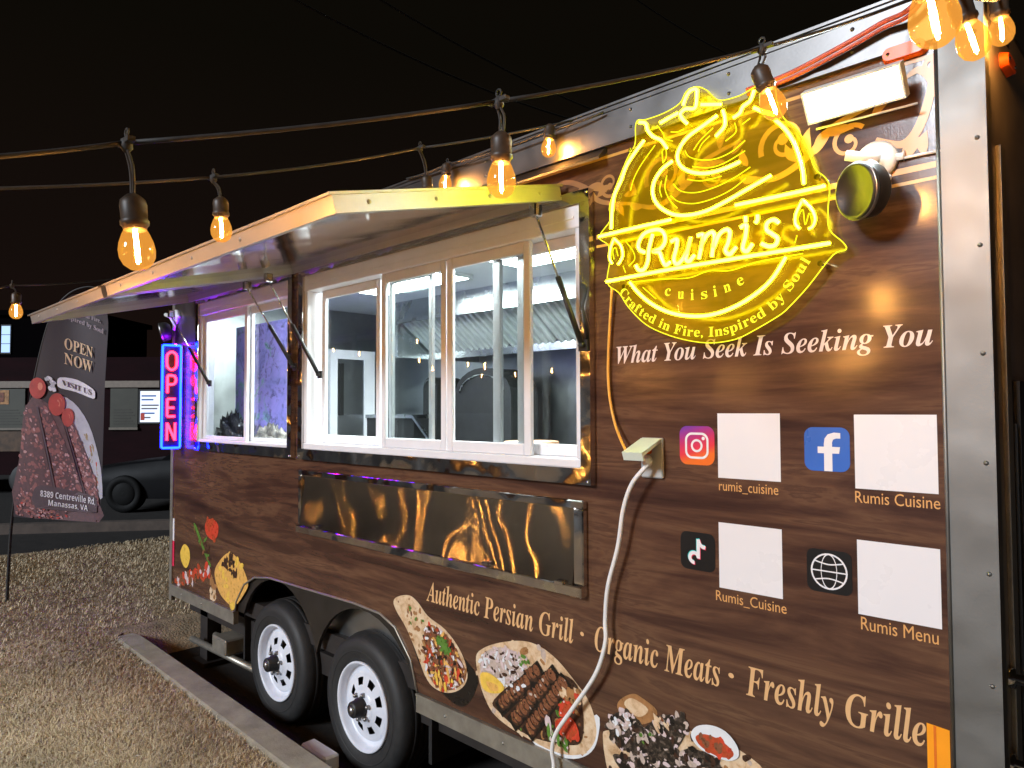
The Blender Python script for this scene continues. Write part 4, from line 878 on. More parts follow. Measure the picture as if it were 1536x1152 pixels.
def arc_text(mb, body, pts, cap, spread=1.0, n0=0.0, n1=1.0):
    P = smooth_path(pts, 12); P2 = P[:, [0, 2]]; sg = np.linalg.norm(np.diff(P2, axis=0), axis=1); cum = np.concatenate([[0], np.cumsum(sg)]); tot = cum[-1]
    adv = []
    for ch in body:
        if ch == ' ': adv.append(.3)
        else:
            V, F = glyphs(bold(ch)); adv.append(V[:, 0].max()-V[:, 0].min()+.09)
    sc = tot/sum(adv); pos = 0
    for ch, a in zip(body, adv):
        mid = (pos+a/2)*sc; pos += a
        if ch == ' ': continue
        x = np.interp(mid, cum, P2[:, 0]); z = np.interp(mid, cum, P2[:, 1]); x2 = np.interp(mid+.004, cum, P2[:, 0]); z2 = np.interp(mid+.004, cum, P2[:, 1])
        u = np.array([x2-x, 0, z2-z]); u /= np.linalg.norm(u)+1e-9; v = np.array([-u[2], 0, u[0]])
        V, F = glyphs(bold(ch)); w_ = (V[:, 0].max()-V[:, 0].min())*sc; s_ = cap/.7
        if ch not in 'abcdefghijklmnopqrstuvwxyz' or True:
            o = np.array([x, YN+.004, z])-u*w_/2
            Vv = [o+u*(q[0]-V[:, 0].min())*sc+v*q[1]*s_ for q in V]
            mb.add(Vv, F); 
b = MB(); arc_text(b, 'Crafted in Fire, Inspired by Soul', U2([(150, 600), (230, 700), (330, 775), (450, 835), (570, 865), (700, 868), (800, 855), (920, 810), (1050, 735), (1140, 655), (1225, 545), (1318, 405)]), .030); b.build('arc_lettering', M['neon_edge'], NS)
for ch, (x, y_), a in zip('Cuisine', ((432, 620), (512, 640), (590, 648), (655, 643), (732, 628), (798, 604), (880, 565)), (8, 4, 0, -4, -8, -14, -20)):
    p = W(890+x/4.042, 290+y_/4.042, YN+.004); u = np.array([math.cos(R(-a)), 0, math.sin(R(-a))]); u = u/np.linalg.norm(u)
    b = MB(); text_on(b, bold('c' if ch == 'C' else ch), p, u, (-u[2], 0, u[0]), .021 if ch not in 'i' else .011, .034); b.build('small_letter', M['neon_edge'], NS)

b = MB(); Q = smooth_path([(*W(918, 432, -.02),), (*W(913, 520, -.015),), (*W(913, 580, -.015),), (*W(921, 630, -.02),), (*W(935, 668, -.05),), (*W(945, 682, -.075),), (-1.335, -.05, 1.66)], 8); b.tube(Q, .0048, 8); tag(b.build('sign_cord', M['orange_cable'], at=Q[0]), 'thin orange cord from the neon sign down to the outlet', 'cord')

# ------------------------------------------------------------------ white extension cord
pts = [(-1.325, -.03, 1.625), (*W(970, 698, -.06),), (*W(948, 726, -.07),), (*W(935, 765, -.06),), (*W(927, 820, -.05),), (*W(912, 880, -.045),), (*W(908, 930, -.04),), (*W(908, 965, -.045),), (*W(893, 1012, -.05),), (*W(858, 1064, -.05),), (*W(835, 1098, -.05),), (*W(828, 1125, -.05),), (*W(829, 1165, -.05),), (-1.80, -.08, .2), (-1.84, -.12, .012), (-1.6, .15, .010)]
b = MB(); Q = smooth_path(pts, 8); b.tube(Q, .0078, 10); b.lathe([(.0, -.01), (.014, -.008), (.016, .02), (.010, .035), (.008, .04)], pts[0], np.array(pts[1])-np.array(pts[0]), 12)
tag(b.build('extension_cord', M['white_cable'], at=(-1.325, -.03, 1.6)), 'white extension cord hanging from the outlet over the kebab picture', 'cord')
# red cable along the fascia
b = MB(); Q = smooth_path([(*W(1120, 135, -.03),), (*W(1180, 112, -.04),), (*W(1250, 76, -.04),), (*W(1320, 36, -.04),), (*W(1375, 2, -.05),), (-.40, -.06, 2.95)], 8); b.tube(Q, .0068, 8); b.tube(Q-np.array([0, -.006, .012]), .0055, 8); tag(b.build('power_cable', M['red_cable'], at=Q[0]), 'red double cable slung along the roof fascia by the flood light', 'cable')

# ------------------------------------------------------------------ flood light and spotlights
FLp = thing('flood_light', (-.69, -.02, 2.62), 'lit white rectangular flood light under the roof at the front', 'flood light')
c = W(1278, 143, -.085); u = np.array([1, 0, .0]); n = np.array([0, -.84, -.54]); v = np.cross(n, u); v = v if v[2] > 0 else -v
b = MB(); b.obox(c-n*.016, u, v, n, .122, .043, .015); b.obox(c+n*.001, u, v, n, .126, .004, .003); b.v = b.v[:8]; b.f = b.f[:6]; b.m = b.m[:6]; b.smooth = b.smooth[:6]; b.n = 8
for sgn in (-1, 1): b.obox(c+v*sgn*.040+n*.002, u, v, n, .122, .003, .003); b.obox(c+u*sgn*.119+n*.002, u, v, n, .003, .0365, .003)
b.build('lamp_housing', M['white_plastic'], FLp)
b = MB(); b.obox(c+n*.0005, u, v, n, .1155, .0368, .001); b.build('lamp_panel', M['led2'], FLp)
b = MB(); b.box(c[0]-.02, c[0]+.02, -.05, -.001, c[2]+.0, c[2]+.025); b.obox(c-n*.04, u, v, n, .02, .02, .012); b.tube([(c[0]-.11, -.04, c[2]-.045), (c[0]+.14, -.04, c[2]-.05)], .003, 6); b.build('lamp_bracket', M['white_plastic'], FLp)
def spot(bc, hc, ax, label):
    o = thing('spotlight', tuple(bc), label, 'spotlight', 'round spotlights on the trailer wall'); ax = np.array(ax, float); ax /= np.linalg.norm(ax); bc = np.array(bc, float); hc = np.array(hc, float)
    b = MB(); b.lathe([(.0, 0), (.052, 0), (.052, .014), (.045, .022), (.012, .024), (0, .024)], bc, (0, -1, 0), 28)
    b.lathe([(.008, 0), (.008, .02), (.014, .022), (0, .023)], bc+np.array([.045, -.01, 0]), (1, 0, -.1), 10); b.build('wall_plate', M['white_plastic'], o)
    k = bc+np.array([-.012, -.05, .004]); e = hc-ax*.045
    b = MB(); b.tube([bc+np.array([0, -.02, 0]), k], .013, 10); b.tube([k+np.array([-.045, -.012, .012]), k+np.array([.03, .008, -.012])], .014, 12); b.tube([k, e+np.array([.01, .01, .03]), e], .010, 10); b.build('swivel_arm', M['white_plastic'], o)
    b = MB(); b.lathe([(.0, -.075), (.045, -.07), (.066, -.05), (.070, -.03), (.070, .0), (.066, .002), (.062, .002), (.060, -.004), (0, -.006)], hc+ax*.04, ax, 36); b.build('lamp_head', M['black'], o)
    b = MB(); b.lathe([(.0702, -.012), (.072, -.011), (.072, -.004), (.0702, -.003)], hc+ax*.04, ax, 36); b.build('lamp_rim', M['hub'], o)
    return o
spot(W(1316, 243, 0), W(1302, 286, -.10), (-.55, -.9, -.12), 'round black spotlight on a white wall plate right of the neon sign')
p = W(268, 478, 0); spot((XL+.07, -.006, float(X_(262, 475, -5.43)[2])), X_(250, 497, -5.46), (-.45, -.9, -.25), 'round spotlight above the vertical open sign at the rear corner')
b = MB(); b.tube([W(1341, 240, -.012), W(1380, 232, -.008), W(1411, 226, -.008)], .0038, 8); tag(b.build('lamp_cable', M['white_cable'], at=W(1341, 240, -.012)), 'short white cable from the spotlight to the corner trim', 'cable')

# ------------------------------------------------------------------ vertical OPEN sign at the rear corner
OS = thing('open_sign', (-5.30, -.07, 1.53), 'vertical lit sign reading OPEN in red letters with a blue border', 'open sign')
n = np.array([.985, -.17, 0]); n /= np.linalg.norm(n); u = np.array([.17, .985, 0]); u /= np.linalg.norm(u); c = np.array([-5.31, -.085, 1.895]); hw, hh = .060, .365
b = MB(); b.obox(c-n*.02, u, EZ, n, hw+.006, hh+.006, .018); b.build('sign_box', pm('dark sign board', (.015, .012, .03), .3), OS)
b = MB(); k = [c+n*.008+u*x+np.array([0, 0, z]) for x, z in rrect(-hw, hw, -hh, hh, .012, 4)]; b.tube(k, .0075, 8, closed=True); b.build('blue_border', em('lit blue neon', (.0012, .0075, 1.0), 58), OS)
def og(px, pz, off): return c+n*.008+u*px+np.array([0, 0, pz+off])
LET = {'O': [[(0, .065), (-.027, .045), (-.032, 0), (-.027, -.045), (0, -.065), (.027, -.045), (.032, 0), (.027, .045), (0, .065)]], 'P': [[(-.026, -.062), (-.026, .062)], [(-.026, .062), (.015, .060), (.028, .032), (.015, .002), (-.026, 0)]],
       'E': [[(.026, .062), (-.026, .062)], [(-.026, .062), (-.026, -.062)], [(-.026, -.062), (.026, -.062)], [(-.026, 0), (.020, 0)]], 'N': [[(-.026, -.062), (-.026, .062)], [(-.026, .062), (.026, -.062)], [(.026, -.062), (.026, .062)]]}
for ch, off in (('O', .255), ('P', .087), ('E', -.080), ('N', -.250)):
    b = MB()
    for s in LET[ch]: b.tube(smooth_path([og(x, z, off) for x, z in s], 4 if ch in 'OP' and len(s) > 2 else 1), .0085, 8)
    b.build('neon_letter', em('lit red neon', (1.0, .008, .022), 20), OS)
b = MB()
for zz in (-.30, .10): b.tube([c-n*.048+u*.035+np.array([0, 0, zz]), c-n*.048+u*.035+np.array([0, 0, zz+.28])], .006, 8)
b.tube([c-n*.05+np.array([0, 0, hh-.02])-u*.05, c-n*.05+np.array([0, 0, hh-.02])+u*.05], .006, 8); b.build('added_glow_tube', em('added violet glow', (.30, .006, 1.0), 160), OS)  # unseen tubes added behind the sign to throw violet on wall and awning
b = MB(); b.tube([c-n*.035+np.array([0, 0, .2]), (-5.36, 0, 2.10)], .006, 6); b.tube([c-n*.035-np.array([0, 0, .2]), (-5.36, 0, 1.69)], .006, 6); b.build('sign_bracket', M['steel'], OS)

# ------------------------------------------------------------------ string lights
PB = None
def bulb_proto(parent):
    b = MB(); b.lathe([(.0155, -.048), (.0165, -.052), (.0205, -.060), (.0255, -.074), (.0275, -.086), (.0265, -.098), (.0215, -.109), (.0125, -.1165), (.0, -.119)], (0, 0, 0), EZ, 24)
    o = b.build('bulb', M['bulb'], None, at=(0, 0, 0)); o.parent = parent
    b = MB()
    b.tube([(.001, 0, -.054), (0, .001, -.08), (-.001, 0, -.105)], .0034, 6)
    f = b.build('filament', M['filament'], None, at=(0, 0, 0)); f.parent = o
    b = MB(); b.lathe([(.0, .006), (.008, .006), (.013, .002), (.019, -.004), (.0205, -.012), (.0195, -.036), (.0215, -.038), (.0215, -.044), (.0185, -.047), (.017, -.053), (.0, -.053)], (0, 0, 0), EZ, 20)
    s = b.build('socket', M['socket'], None, at=(0, 0, 0)); s.parent = o
    return o
def strand(label, ends, bulbs, sag=.03, cords=True):
    """bulbs: (bulb centre, clip point, tilt)"""
    global PB
    o = thing('string_light', tuple(np.round(bulbs[0][1], 3)), label, 'string lights', 'string light strands'); c = MB(); og_ = org(o)
    chain = [np.array(p, float) for p in ([ends[0]] if ends[0] is not None else [])]+[np.array(q[1]) for q in bulbs]+[np.array(p, float) for p in ([ends[1]] if ends[1] is not None else [])]
    for a, b_ in zip(chain[:-1], chain[1:]):
        P = [a+(b_-a)*t-np.array([0, 0, sag*4*t*(1-t)*np.linalg.norm(b_-a)]) for t in np.linspace(0, 1, 9)]; c.tube(P, .0042, 7)
    for cen, clip, tilt in bulbs:
        clip = np.array(clip); ax = np.array([tilt[0], tilt[1], 1.0]); ax /= np.linalg.norm(ax); top = np.array(cen)+ax*.080   # socket top
        for s_ in (-1, 1): c.tube(smooth_path([clip+np.array([s_*.004, 0, -.012]), (clip+top)/2+np.array([s_*.006+.004, .002, 0]), top+np.array([s_*.004, 0, -.002])], 5), .0026, 6)
        c.lathe([(.004, -.016), (.010, -.008), (.009, .004), (.004, .008)], clip, EZ, 10); c.obox(clip+np.array([0, 0, .001]), EX, (0, 1, 0), EZ, .024, .006, .004)
        tq = [clip+np.array([.007*math.cos(t), 0, .016+.007*math.sin(t)]) for t in np.linspace(0, 2*math.pi, 9)[:-1]]; c.tube(tq, .002, 5, closed=True)
        if PB is None:
            PB = bulb_proto(o); q = PB
        else:
            q = PB.copy(); COL.objects.link(q); q.parent = o
            for ch in PB.children: d = ch.copy(); COL.objects.link(d); d.parent = q
        q.location = (top-og_).tolist(); q.rotation_mode = 'QUATERNION'; q.rotation_quaternion = Vector(ax).to_track_quat('Z', 'Y')
    c.build('cord', M['cord'], o)
    return o
def bu(bp, cp, dep, tilt=(0, 0)):   # bulb centre pixel, clip pixel, depth
    return (D_(bp[0], bp[1], dep), D_(cp[0], cp[1], dep), tilt)
A1, A2, A3 = bu((205, 370), (190, 214), 1.15, (-.10, -.06)), bu((752, 266), (748, 152), 1.34, (0, 0)), bu((1158, 153), (1143, 72), 1.53, (-.28, -.2))
# neighbouring bulbs of the same strands and two strands over the customers, known from their reflections in glass and wrap
strand('strand with the largest bulb at upper left, rising to the roof corner', (D_(-160, 246, .95), W(1372, -4, -.02)), [A1, A2, A3], .012)
B1, B2 = bu((332, 342), (320, 266), 1.93, (-.08, 0)), bu((642, 297), (630, 222), 2.62, (-.1, 0))
strand('strand behind the first that meets the roof above the window', (D_(-200, 285, 1.6), W(862, 180, -.01)), [B1, B2], .012)
C1, C2 = (W(668, 274, -.07), W(671, 246, -.045), (0, .1)), (W(823, 220, -.07), W(824, 196, -.045), (0, .1))
strand('short strand of two small bulbs hung along the roof fascia', (W(610, 268, -.03), W(905, 168, -.03)), [C1, C2], .02)
Dd = [bu((1400, 22), (1402, -70), .83, (-.15, .05)), bu((1458, 58), (1440, -10), 1.27, (-.25, -.1)), bu((1502, 44), (1500, -2), 1.71, (-.05, 0)), bu((1524, 168), (1522, 138), 2.3, (0, 0))]
strand('strand of bulbs at the top right around the front corner', (D_(1380, -260, .62), D_(1560, 130, 2.9)), Dd, .01)
L1 = bu((24, 466), (18, 428), 3.3); L0 = bu((-160, 500), (-165, 465), 3.0)
strand('distant strand with one bulb at the far left below the awning tip', (D_(-330, 470, 2.8), D_(170, 418, 4.2)), [L0, L1], .01)
mk = lambda x, y, z: (np.array([x, y, z]), np.array([x, y, z+.16]), (0, 0))
F_ = [mk(-4.95, -3.5, 2.2), mk(-7.9, -3.55, 2.6), mk(-8.7, -3.6, 2.6), mk(-9.4, -3.6, 2.7), mk(-1.86, -3.0, 2.04), mk(-2.6, -3.05, 2.02), mk(-3.4, -3.1, 2.06), mk(-4.57, -3.5, 2.14), mk(-5.39, -3.5, 2.17), mk(-5.92, -3.5, 2.18), mk(-6.17, -3.52, 2.32), mk(-6.8, -3.5, 2.30), mk(-7.06, -3.5, 2.41), mk(-7.17, -3.55, 2.66)]
strand('strand over the customer side behind the photographer', ((-1.0, -2.9, 2.4), (-10.2, -3.7, 3.0)), sorted(F_, key=lambda q: -q[0][0]), .02)
F2 = [mk(-.6, -3.3, 2.5), mk(-1.3, -3.9, 2.5), mk(-2.0, -4.5, 2.55)]
strand('strand over the lawn behind the photographer', ((0, -2.8, 2.8), (-2.6, -5.1, 2.8)), F2, .02)

# ------------------------------------------------------------------ feather flag
flagx, flagd = 7.65, 6.36
FB = lambda px, py: D_(px, py, 6.36)
FG = thing('feather_flag', (-7.65, -.61, .115), 'dark feather flag banner with kebab picture reading OPEN NOW, planted in the lawn', 'banner')
pole = [FB(10, 905), FB(16, 800), FB(26, 720), FB(44, 610), FB(60, 530), FB(78, 472), FB(104, 440), FB(135, 430), FB(158, 440)]; pole[0] = np.array([-7.65, -.61, .05])
pr_ = smooth_path(pole, 6); b = MB(); b.tube(pr_, [.014-.009*i/(len(pr_)-1) for i in range(len(pr_))], 8); b.build('pole', M['black'], FG)
lft = smooth_path([(20, 775), (30, 700), (48, 600), (64, 525), (82, 468), (106, 442)], 5); rgt = smooth_path([(153, 782), (158, 700), (163, 600), (167, 530), (168, 470), (150, 436)], 5)
def fsurf(s, t, lift=0.0):   # s across 0..1, t up 0..1 on the rippled cloth
    i = t*(len(lft)-1); k0 = min(int(i), len(lft)-2); f = i-k0; a = lft[k0]*(1-f)+lft[k0+1]*f; b_ = rgt[k0]*(1-f)+rgt[k0+1]*f
    p = a*(1-s)+b_*s; q = FB(p[0], p[1])
    return q-MR[2]*(.020*math.sin(s*5.2+t*3.1)+.006*math.sin(t*11+s*3)+.06*s*s+lift)
ns, ntt = 14, 28; vs = [fsurf(i/ns, j/ntt) for j in range(ntt+1) for i in range(ns+1)]; fs = [(j*(ns+1)+i, j*(ns+1)+i+1, (j+1)*(ns+1)+i+1, (j+1)*(ns+1)+i) for j in range(ntt) for i in range(ns)]
b = MB(); b.add(vs, fs, 0, True); b.build('cloth', pm('dark purple brown banner cloth', (.021, .011, .016), .6, 0, .2, 3), FG)
fcl = {'n': .004}
def fpt(px, py, lift):   # banner picture coordinates (photo pixels) onto the cloth
    t = min(max((778-py)/(778-440), 0), 1); i = t*(len(lft)-1); k0 = min(int(i), len(lft)-2); f = i-k0; xl = lft[k0][0]*(1-f)+lft[k0+1][0]*f; xr = rgt[k0][0]*(1-f)+rgt[k0+1][0]*f
    return fsurf((px-xl)/(xr-xl), t, lift)
def fpoly(mb, P, mat, sm=3):
    fcl['n'] += .000008; Q = smooth_path([(x, y, 0) for x, y in P], sm, True) if sm else [(x, y, 0) for x, y in P]
    R3 = [fpt(q[0], q[1], fcl['n']) for q in Q]; c_ = fpt(float(np.mean([q[0] for q in Q])), float(np.mean([q[1] for q in Q])), fcl['n'])
    cp = (float(np.mean([q[0] for q in Q])), float(np.mean([q[1] for q in Q])))
    k_ = len(R3); mid = [[fpt(cp[0]+(q[0]-cp[0])*h_, cp[1]+(q[1]-cp[1])*h_, fcl['n']) for q in Q] for h_ in (.33, .66)] if sm else []
    rings = mid+[R3]; vv = [c_]+[p for r_ in rings for p in r_]; ff = [(0, 1+(i+1) % k_, 1+i) for i in range(k_)]
    for t_ in range(len(rings)-1): ff += [(1+t_*k_+i, 1+t_*k_+(i+1) % k_, 1+(t_+1)*k_+(i+1) % k_, 1+(t_+1)*k_+i) for i in range(k_)]
    mb.add(vv, ff, mat)
def fblobs(mb, P, n, mats, r0, r1, ang=60, el=2.2):
    xs = [p[0] for p in P]; ys = [p[1] for p in P]; c_ = 0; t_ = 0
    while c_ < n and t_ < n*30:
        t_ += 1; p = (random.uniform(min(xs), max(xs)), random.uniform(min(ys), max(ys)))
        if not inpoly(p, P): continue
        r = random.uniform(r0, r1); e = random.uniform(1, el); a = R(ang+random.gauss(0, 25)); Q = []
        for i in range(8):
            th = 2*math.pi*i/8; rr = r*random.uniform(.7, 1.1); q = (rr*e*math.cos(th), rr*math.sin(th)); Q.append((p[0]+q[0]*math.cos(a)-q[1]*math.sin(a), p[1]+q[0]*math.sin(a)+q[1]*math.cos(a)))
        fpoly(mb, Q, random.choice(mats), 0); c_ += 1
BM = [pm('banner meat print', (.25, .09, .085), .6, 0, .3, 30), pm('banner char print', (.10, .045, .05), .6, 0, .3, 30), pm('banner meat highlight', (.46, .26, .26), .6, 0, .2, 30), pm('banner tomato print', (.40, .045, .035), .6, 0, .2, 12), pm('banner tomato light', (.62, .20, .13), .6), pm('banner plate print', (.42, .42, .46), .6), pm('banner garnish print', (.28, .20, .10), .6, 0, .3, 30), pm('banner white print', (.66, .65, .67), .6), pm('banner gold lettering', (.62, .43, .24), .6), pm('banner grey lettering', (.30, .24, .26), .6), pm('banner dark pill', (.075, .045, .055), .6)]
b = MB()
fpoly(b, [(88, 640), (110, 645), (135, 668), (150, 695), (157, 720), (155, 745), (120, 690)], 5)
fblobs(b, [(125, 675), (145, 690), (155, 720), (152, 740), (138, 705)], 26, [6, 6, 3], 1.5, 3.2)
ms = [(42, 648), (60, 640), (90, 660), (120, 700), (150, 745), (153, 778), (24, 773), (32, 700)]; fpoly(b, ms, 1, 2)
for P in ([(40, 648), (55, 660), (78, 715), (92, 752), (90, 776), (26, 774), (33, 690)], [(60, 646), (76, 655), (110, 705), (134, 748), (112, 758), (94, 752), (80, 712)], [(98, 660), (112, 668), (145, 722), (153, 752), (138, 750), (113, 702)]):
    fpoly(b, P, 1, 2); fblobs(b, P, 150, [0, 0, 1, 0], 1.2, 2.8, 25, 2.0); fblobs(b, P, 120, [2, 0, 2, 0], .6, 1.6, 25, 2.6)
for P in ([(57, 650), (60, 650), (90, 745), (88, 750)], [(94, 662), (97, 662), (134, 745), (131, 747)]): fpoly(b, P, 10, 1)
fblobs(b, [(28, 750), (150, 760), (152, 780), (24, 774)], 70, [0, 2, 1, 3], .8, 2.0, 30)
for (x, y_, r_) in ((59, 628, 12.5), (87, 647, 12), (103, 661, 9)):
    fpoly(b, [(x+r_*math.cos(t), y_+r_*1.05*math.sin(t)) for t in np.linspace(0, 2*math.pi, 10)[:-1]], 3); fpoly(b, [(x+4+r_*.3*math.cos(t), y_-2+r_*.4*math.sin(t)) for t in np.linspace(0, 2*math.pi, 8)[:-1]], 4)
fblobs(b, [(69, 612), (84, 615), (88, 632), (76, 630)], 16, [5, 7], 1.5, 3)
b.build('kebab_picture', BM, FG)
def ftext(mb, body, p0, p1, cap, mat):
    V, F = glyphs(body); x0, x1 = V[:, 0].min(), V[:, 0].max(); fcl['n'] += .0002
    P = []
    for q in V:
        s_ = (q[0]-x0)/(x1-x0); P.append(fpt(p0[0]+(p1[0]-p0[0])*s_, p0[1]+(p1[1]-p0[1])*s_-q[1]/.7*cap, fcl['n']))
    mb.add(P, F, mat)
fcl['n'] += .003
b = MB()
fpoly(b, [(88, 622), (92, 614), (118, 617), (144, 629), (148, 636), (144, 641), (116, 633), (92, 628)], 7, 3)
b.build('flag_pill', BM, FG); b = MB()
fpoly(b, [(53, 745), (58, 733), (75, 731), (140, 741), (150, 747), (150, 756), (142, 762), (66, 759), (56, 754)], 10, 3)
b.build('flag_pill', BM, FG)
fcl['n'] += .005
for body, p0, p1, cp, mt in ((bold('OPEN'), (99, 571), (144, 584), 17, 8), (bold('NOW'), (99, 594), (144, 606), 17, 8), (bold('VISIT US'), (95, 624), (142, 637), 7, 10), (sansb('8389 Centreville Rd,'), (66, 743), (148, 751), 7, 7),
                             (sansb('Manassas, VA'), (78, 754), (136, 759.5), 7, 7), (bold('Crafted in Fire,'), (98, 507), (158, 528), 8, 9), (bold('Inspired by Soul'), (94, 519), (163, 546), 8, 9)):
    b = MB(); ftext(b, body, p0, p1, cp, mt); b.build('flag_lettering', BM, FG)



# ------------------------------------------------------------------ background: second trailer, dark car, lit building, wires
ub, nb = np.array([.711, .703, 0]), np.array([.703, -.711, 0])
o0 = D_(120, 640, 15.2); o0[2] = 0
FT = thing('food_trailer', tuple(o0), 'distant brown food trailer with pale trim and menu boards behind the flag', 'food trailer')
def fb_(mb, px0, px1, z0, z1, out, th=.03, mat=0):
    s0 = (px0-120)/FPX*15.2; s1 = (px1-120)/FPX*15.2; c_ = o0+ub*(s0+s1)/2+np.array([0, 0, (z0+z1)/2])+nb*(out-th/2); mb.obox(c_, ub, EZ, nb, abs(s1-s0)/2, abs(z1-z0)/2, th/2, mat)
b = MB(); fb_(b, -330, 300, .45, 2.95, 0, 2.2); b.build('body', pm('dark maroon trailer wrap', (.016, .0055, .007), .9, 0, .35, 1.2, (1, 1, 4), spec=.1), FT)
b = MB(); fb_(b, -320, 240, 2.30, 2.44, .06, .06); b.build('trim_strip', pm('pale trim strip', (.26, .21, .17), .6), FT)
for (a_, c_) in ((-140, 38), (166, 207)):
    b = MB(); fb_(b, a_, c_, 1.45, 2.28, .03, .03); bo = b.build('menu_board', pm('greyed menu board', (.06, .058, .042), .5, 0, .2, 2), FT)
    b = MB(); fb_(b, a_-1, c_+1, 1.40, 1.449, .05, .05); b.build('board_ledge', pm('pale ledge', (.20, .17, .135), .6), bo)
    b = MB()
    for i in range(6): fb_(b, a_+5, c_-4-3*(i % 3), 1.52+i*.06, 1.535+i*.06, .036, .005)
    b.build('menu_line', pm('menu line print', (.05, .045, .035), .5), bo)
b = MB(); fb_(b, -60, 14, 1.95, 2.25, .036, .005, 0); fb_(b, -40, 7, 2.0, 2.2, .042, .005, 1); b.build('food_print', [pm('far food print', (.45, .22, .08), .5, 0, .5, 14), pm('far food print dark', (.20, .06, .03), .5, 0, .6, 18)], FT)
b = MB(); fb_(b, -120, 36, .95, 1.38, .01, .012); b.build('food_print', pm('far brown food print', (.09, .045, .02), .5, 0, .6, 7), FT)
b = MB(); fb_(b, 208, 246, 1.52, 2.26, .03, .03); bo = b.build('poster_case', M['black'], FT)
b = MB(); fb_(b, 211, 243, 1.56, 2.22, .033, .004); b.build('lit_poster', em('lit menu poster', (.72, .80, 1.0), 1.15), bo)
b = MB()
for i, (z_, w_, m_) in enumerate(((2.10, 22, 0), (2.02, 18, 0), (1.90, 26, 1), (1.83, 24, 1), (1.73, 20, 0), (1.64, 14, 1))): fb_(b, 213, 213+w_, z_, z_+.035, .040, .004, m_)
fb_(b, 212, 218, 1.60, 1.75, .041, .004, 2); b.build('poster_line', [pm('poster blue print', (.12, .25, .6), .5), pm('poster grey print', (.25, .25, .3), .5), pm('poster red print', (.7, .08, .05), .5)], bo)
b = MB()
for s0 in (-1.15, -.3): b.lathe([(.34, -.08), (.36, -.04), (.36, .04), (.30, .07), (.12, .06), (0, .06)], o0+ub*s0+np.array([0, 0, .36])-nb*.06, nb, 24)
b.build('wheel', M['rubber'], FT)
# car: lofted body along its length
CO = D_(300, 720, 12.6); CO[2] = 0; uc, nc = ub, nb
CT = thing('parked_car', tuple(CO), 'dark parked car behind the feather flag and the trailer corner', 'car')
secs = [(-2.15, .42, .62, .62, .70), (-2.0, .30, .72, .78, .80), (-1.3, .24, .84, .88, .86), (-.75, .24, .90, .93, .88), (-.15, .24, .92, 1.42, .88), (.6, .24, .93, 1.50, .88), (1.3, .24, .95, 1.44, .88), (1.85, .26, .97, 1.05, .86), (2.15, .34, .90, .92, .78)]
vs = []; fs = []
for (s_, zb_, zm, zt_, hw_) in secs:
    rf_ = .62 if zt_-zm > .2 else .86
    for (a_, z_) in ((-hw_*.96, zb_), (-hw_, (zb_+zm)/2), (-hw_*.97, zm), (-hw_*rf_, zt_), (-hw_*.3, zt_+.03), (hw_*.3, zt_+.03), (hw_*rf_, zt_), (hw_*.97, zm), (hw_, (zb_+zm)/2), (hw_*.96, zb_)): vs.append(CO+uc*s_+nc*(a_-.9)+np.array([0, 0, z_]))
for i in range(len(secs)-1):
    for j in range(9): fs.append((i*10+j, i*10+j+1, (i+1)*10+j+1, (i+1)*10+j))
fs.append(tuple(range(10))[::-1]); fs.append(tuple((len(secs)-1)*10+j for j in range(10)))
b = MB(); b.add(vs, fs, 0, True); b.build('body', pm('dark car paint', (.003, .003, .004), .55, 0, .2, 4, spec=.15), CT)
b = MB()
for (sa, sb) in ((-.30, .22), (.28, .85), (.90, 1.45)): b.obox(CO+uc*(sa+sb)/2+np.array([0, 0, 1.18])+nc*(-.9+.735), uc, (0, 0, 1), nc, (sb-sa)/2, .15, .02)
b.build('side_window', pm('tinted car glass', (.01, .01, .012), .05), CT)
DKR = pm('dark car wheel', (.004, .004, .004), .7, spec=.2)
for s_ in (-1.35, 1.35):
    b = MB(); b.lathe([(0, .03), (.2, .03), (.22, .05), (.31, .06), (.33, .02), (.33, -.14), (0, -.14)], CO+uc*s_+np.array([0, 0, .33])-nc*.04, nc, 28); wo = b.build('wheel', DKR, CT)
    b = MB(); b.lathe([(.2, .035), (.17, .055), (.06, .05), (0, .055)], CO+uc*s_+np.array([0, 0, .33])-nc*.04, nc, 20); b.build('rim', DKR, wo)
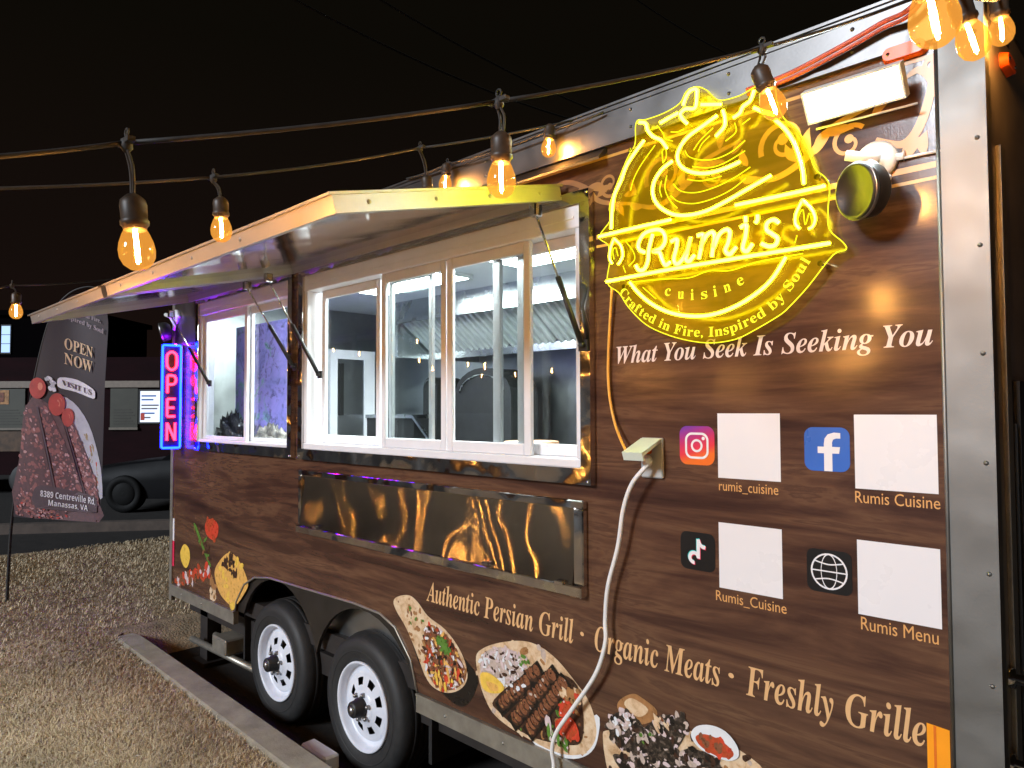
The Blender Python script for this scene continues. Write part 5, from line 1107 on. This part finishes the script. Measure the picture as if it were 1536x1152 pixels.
b = MB(); b.obox(CO+uc*-2.08+nc*(-.25)+np.array([0, 0, .68]), uc, nc, EZ, .06, .17, .07); b.build('headlight', M['white_plastic'], CT)
# building with lit window
o1 = D_(-40, 500, 34); o1[2] = 0
BL = thing('building', tuple(o1), 'dark distant building with one narrow lit window at the far left', 'building')
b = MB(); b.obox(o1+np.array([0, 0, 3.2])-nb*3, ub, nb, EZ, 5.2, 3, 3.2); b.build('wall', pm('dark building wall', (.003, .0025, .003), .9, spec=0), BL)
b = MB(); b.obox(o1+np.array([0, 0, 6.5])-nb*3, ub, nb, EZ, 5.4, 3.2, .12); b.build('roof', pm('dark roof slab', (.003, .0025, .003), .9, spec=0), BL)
wc = D_(10, 509, 34); b = MB(); b.obox(wc+nb*.03, ub, EZ, nb, .24, .70, .03); wo = b.build('window', M['dark'], BL)
b = MB(); b.obox(wc+nb*.062, ub, EZ, nb, .20, .20, .01); b.obox(wc+nb*.062+np.array([0, 0, .43]), ub, EZ, nb, .20, .20, .01); b.obox(wc+nb*.062-np.array([0, 0, .43]), ub, EZ, nb, .20, .20, .01); b.build('pane', em('lit window pane', (.42, .62, 1.0), 1.1), wo)
for i, (p0, p1, d_, lab) in enumerate((((430, -6), (740, 140), 9, 'faint overhead wire, leftmost of three crossing the dark sky'), ((560, -6), (830, 140), 10, 'faint overhead wire, middle one of three crossing the dark sky'), ((940, -10), (1110, 90), 9, 'faint overhead wire, rightmost of three in the dark sky'))):
    a_, b_ = D_(*p0, d_), D_(*p1, d_+3); dd = b_-a_; P = [a_-dd*1.5+dd*4*t-np.array([0, 0, .9*4*t*(1-t)-.85]) for t in np.linspace(0, 1, 25)]
    b = MB(); b.tube(P, .016 if i < 2 else .010, 6); tag(b.build('power_line', pm('black wire', (.03, .027, .022), .6), at=P[12]), lab, 'wire', 'overhead wires')
# wheel chock between the wheels
p = np.array([-3.42, -.02, 0]); b = MB(); b.box(-3.40, -3.16, -.115, -.03, .002, .085, 0, .010); tag(b.build('wheel_chock', M['white_plastic'], at=(-3.28, -.07, 0)), 'white block lying on the asphalt between the trailer wheels', 'wheel chock')
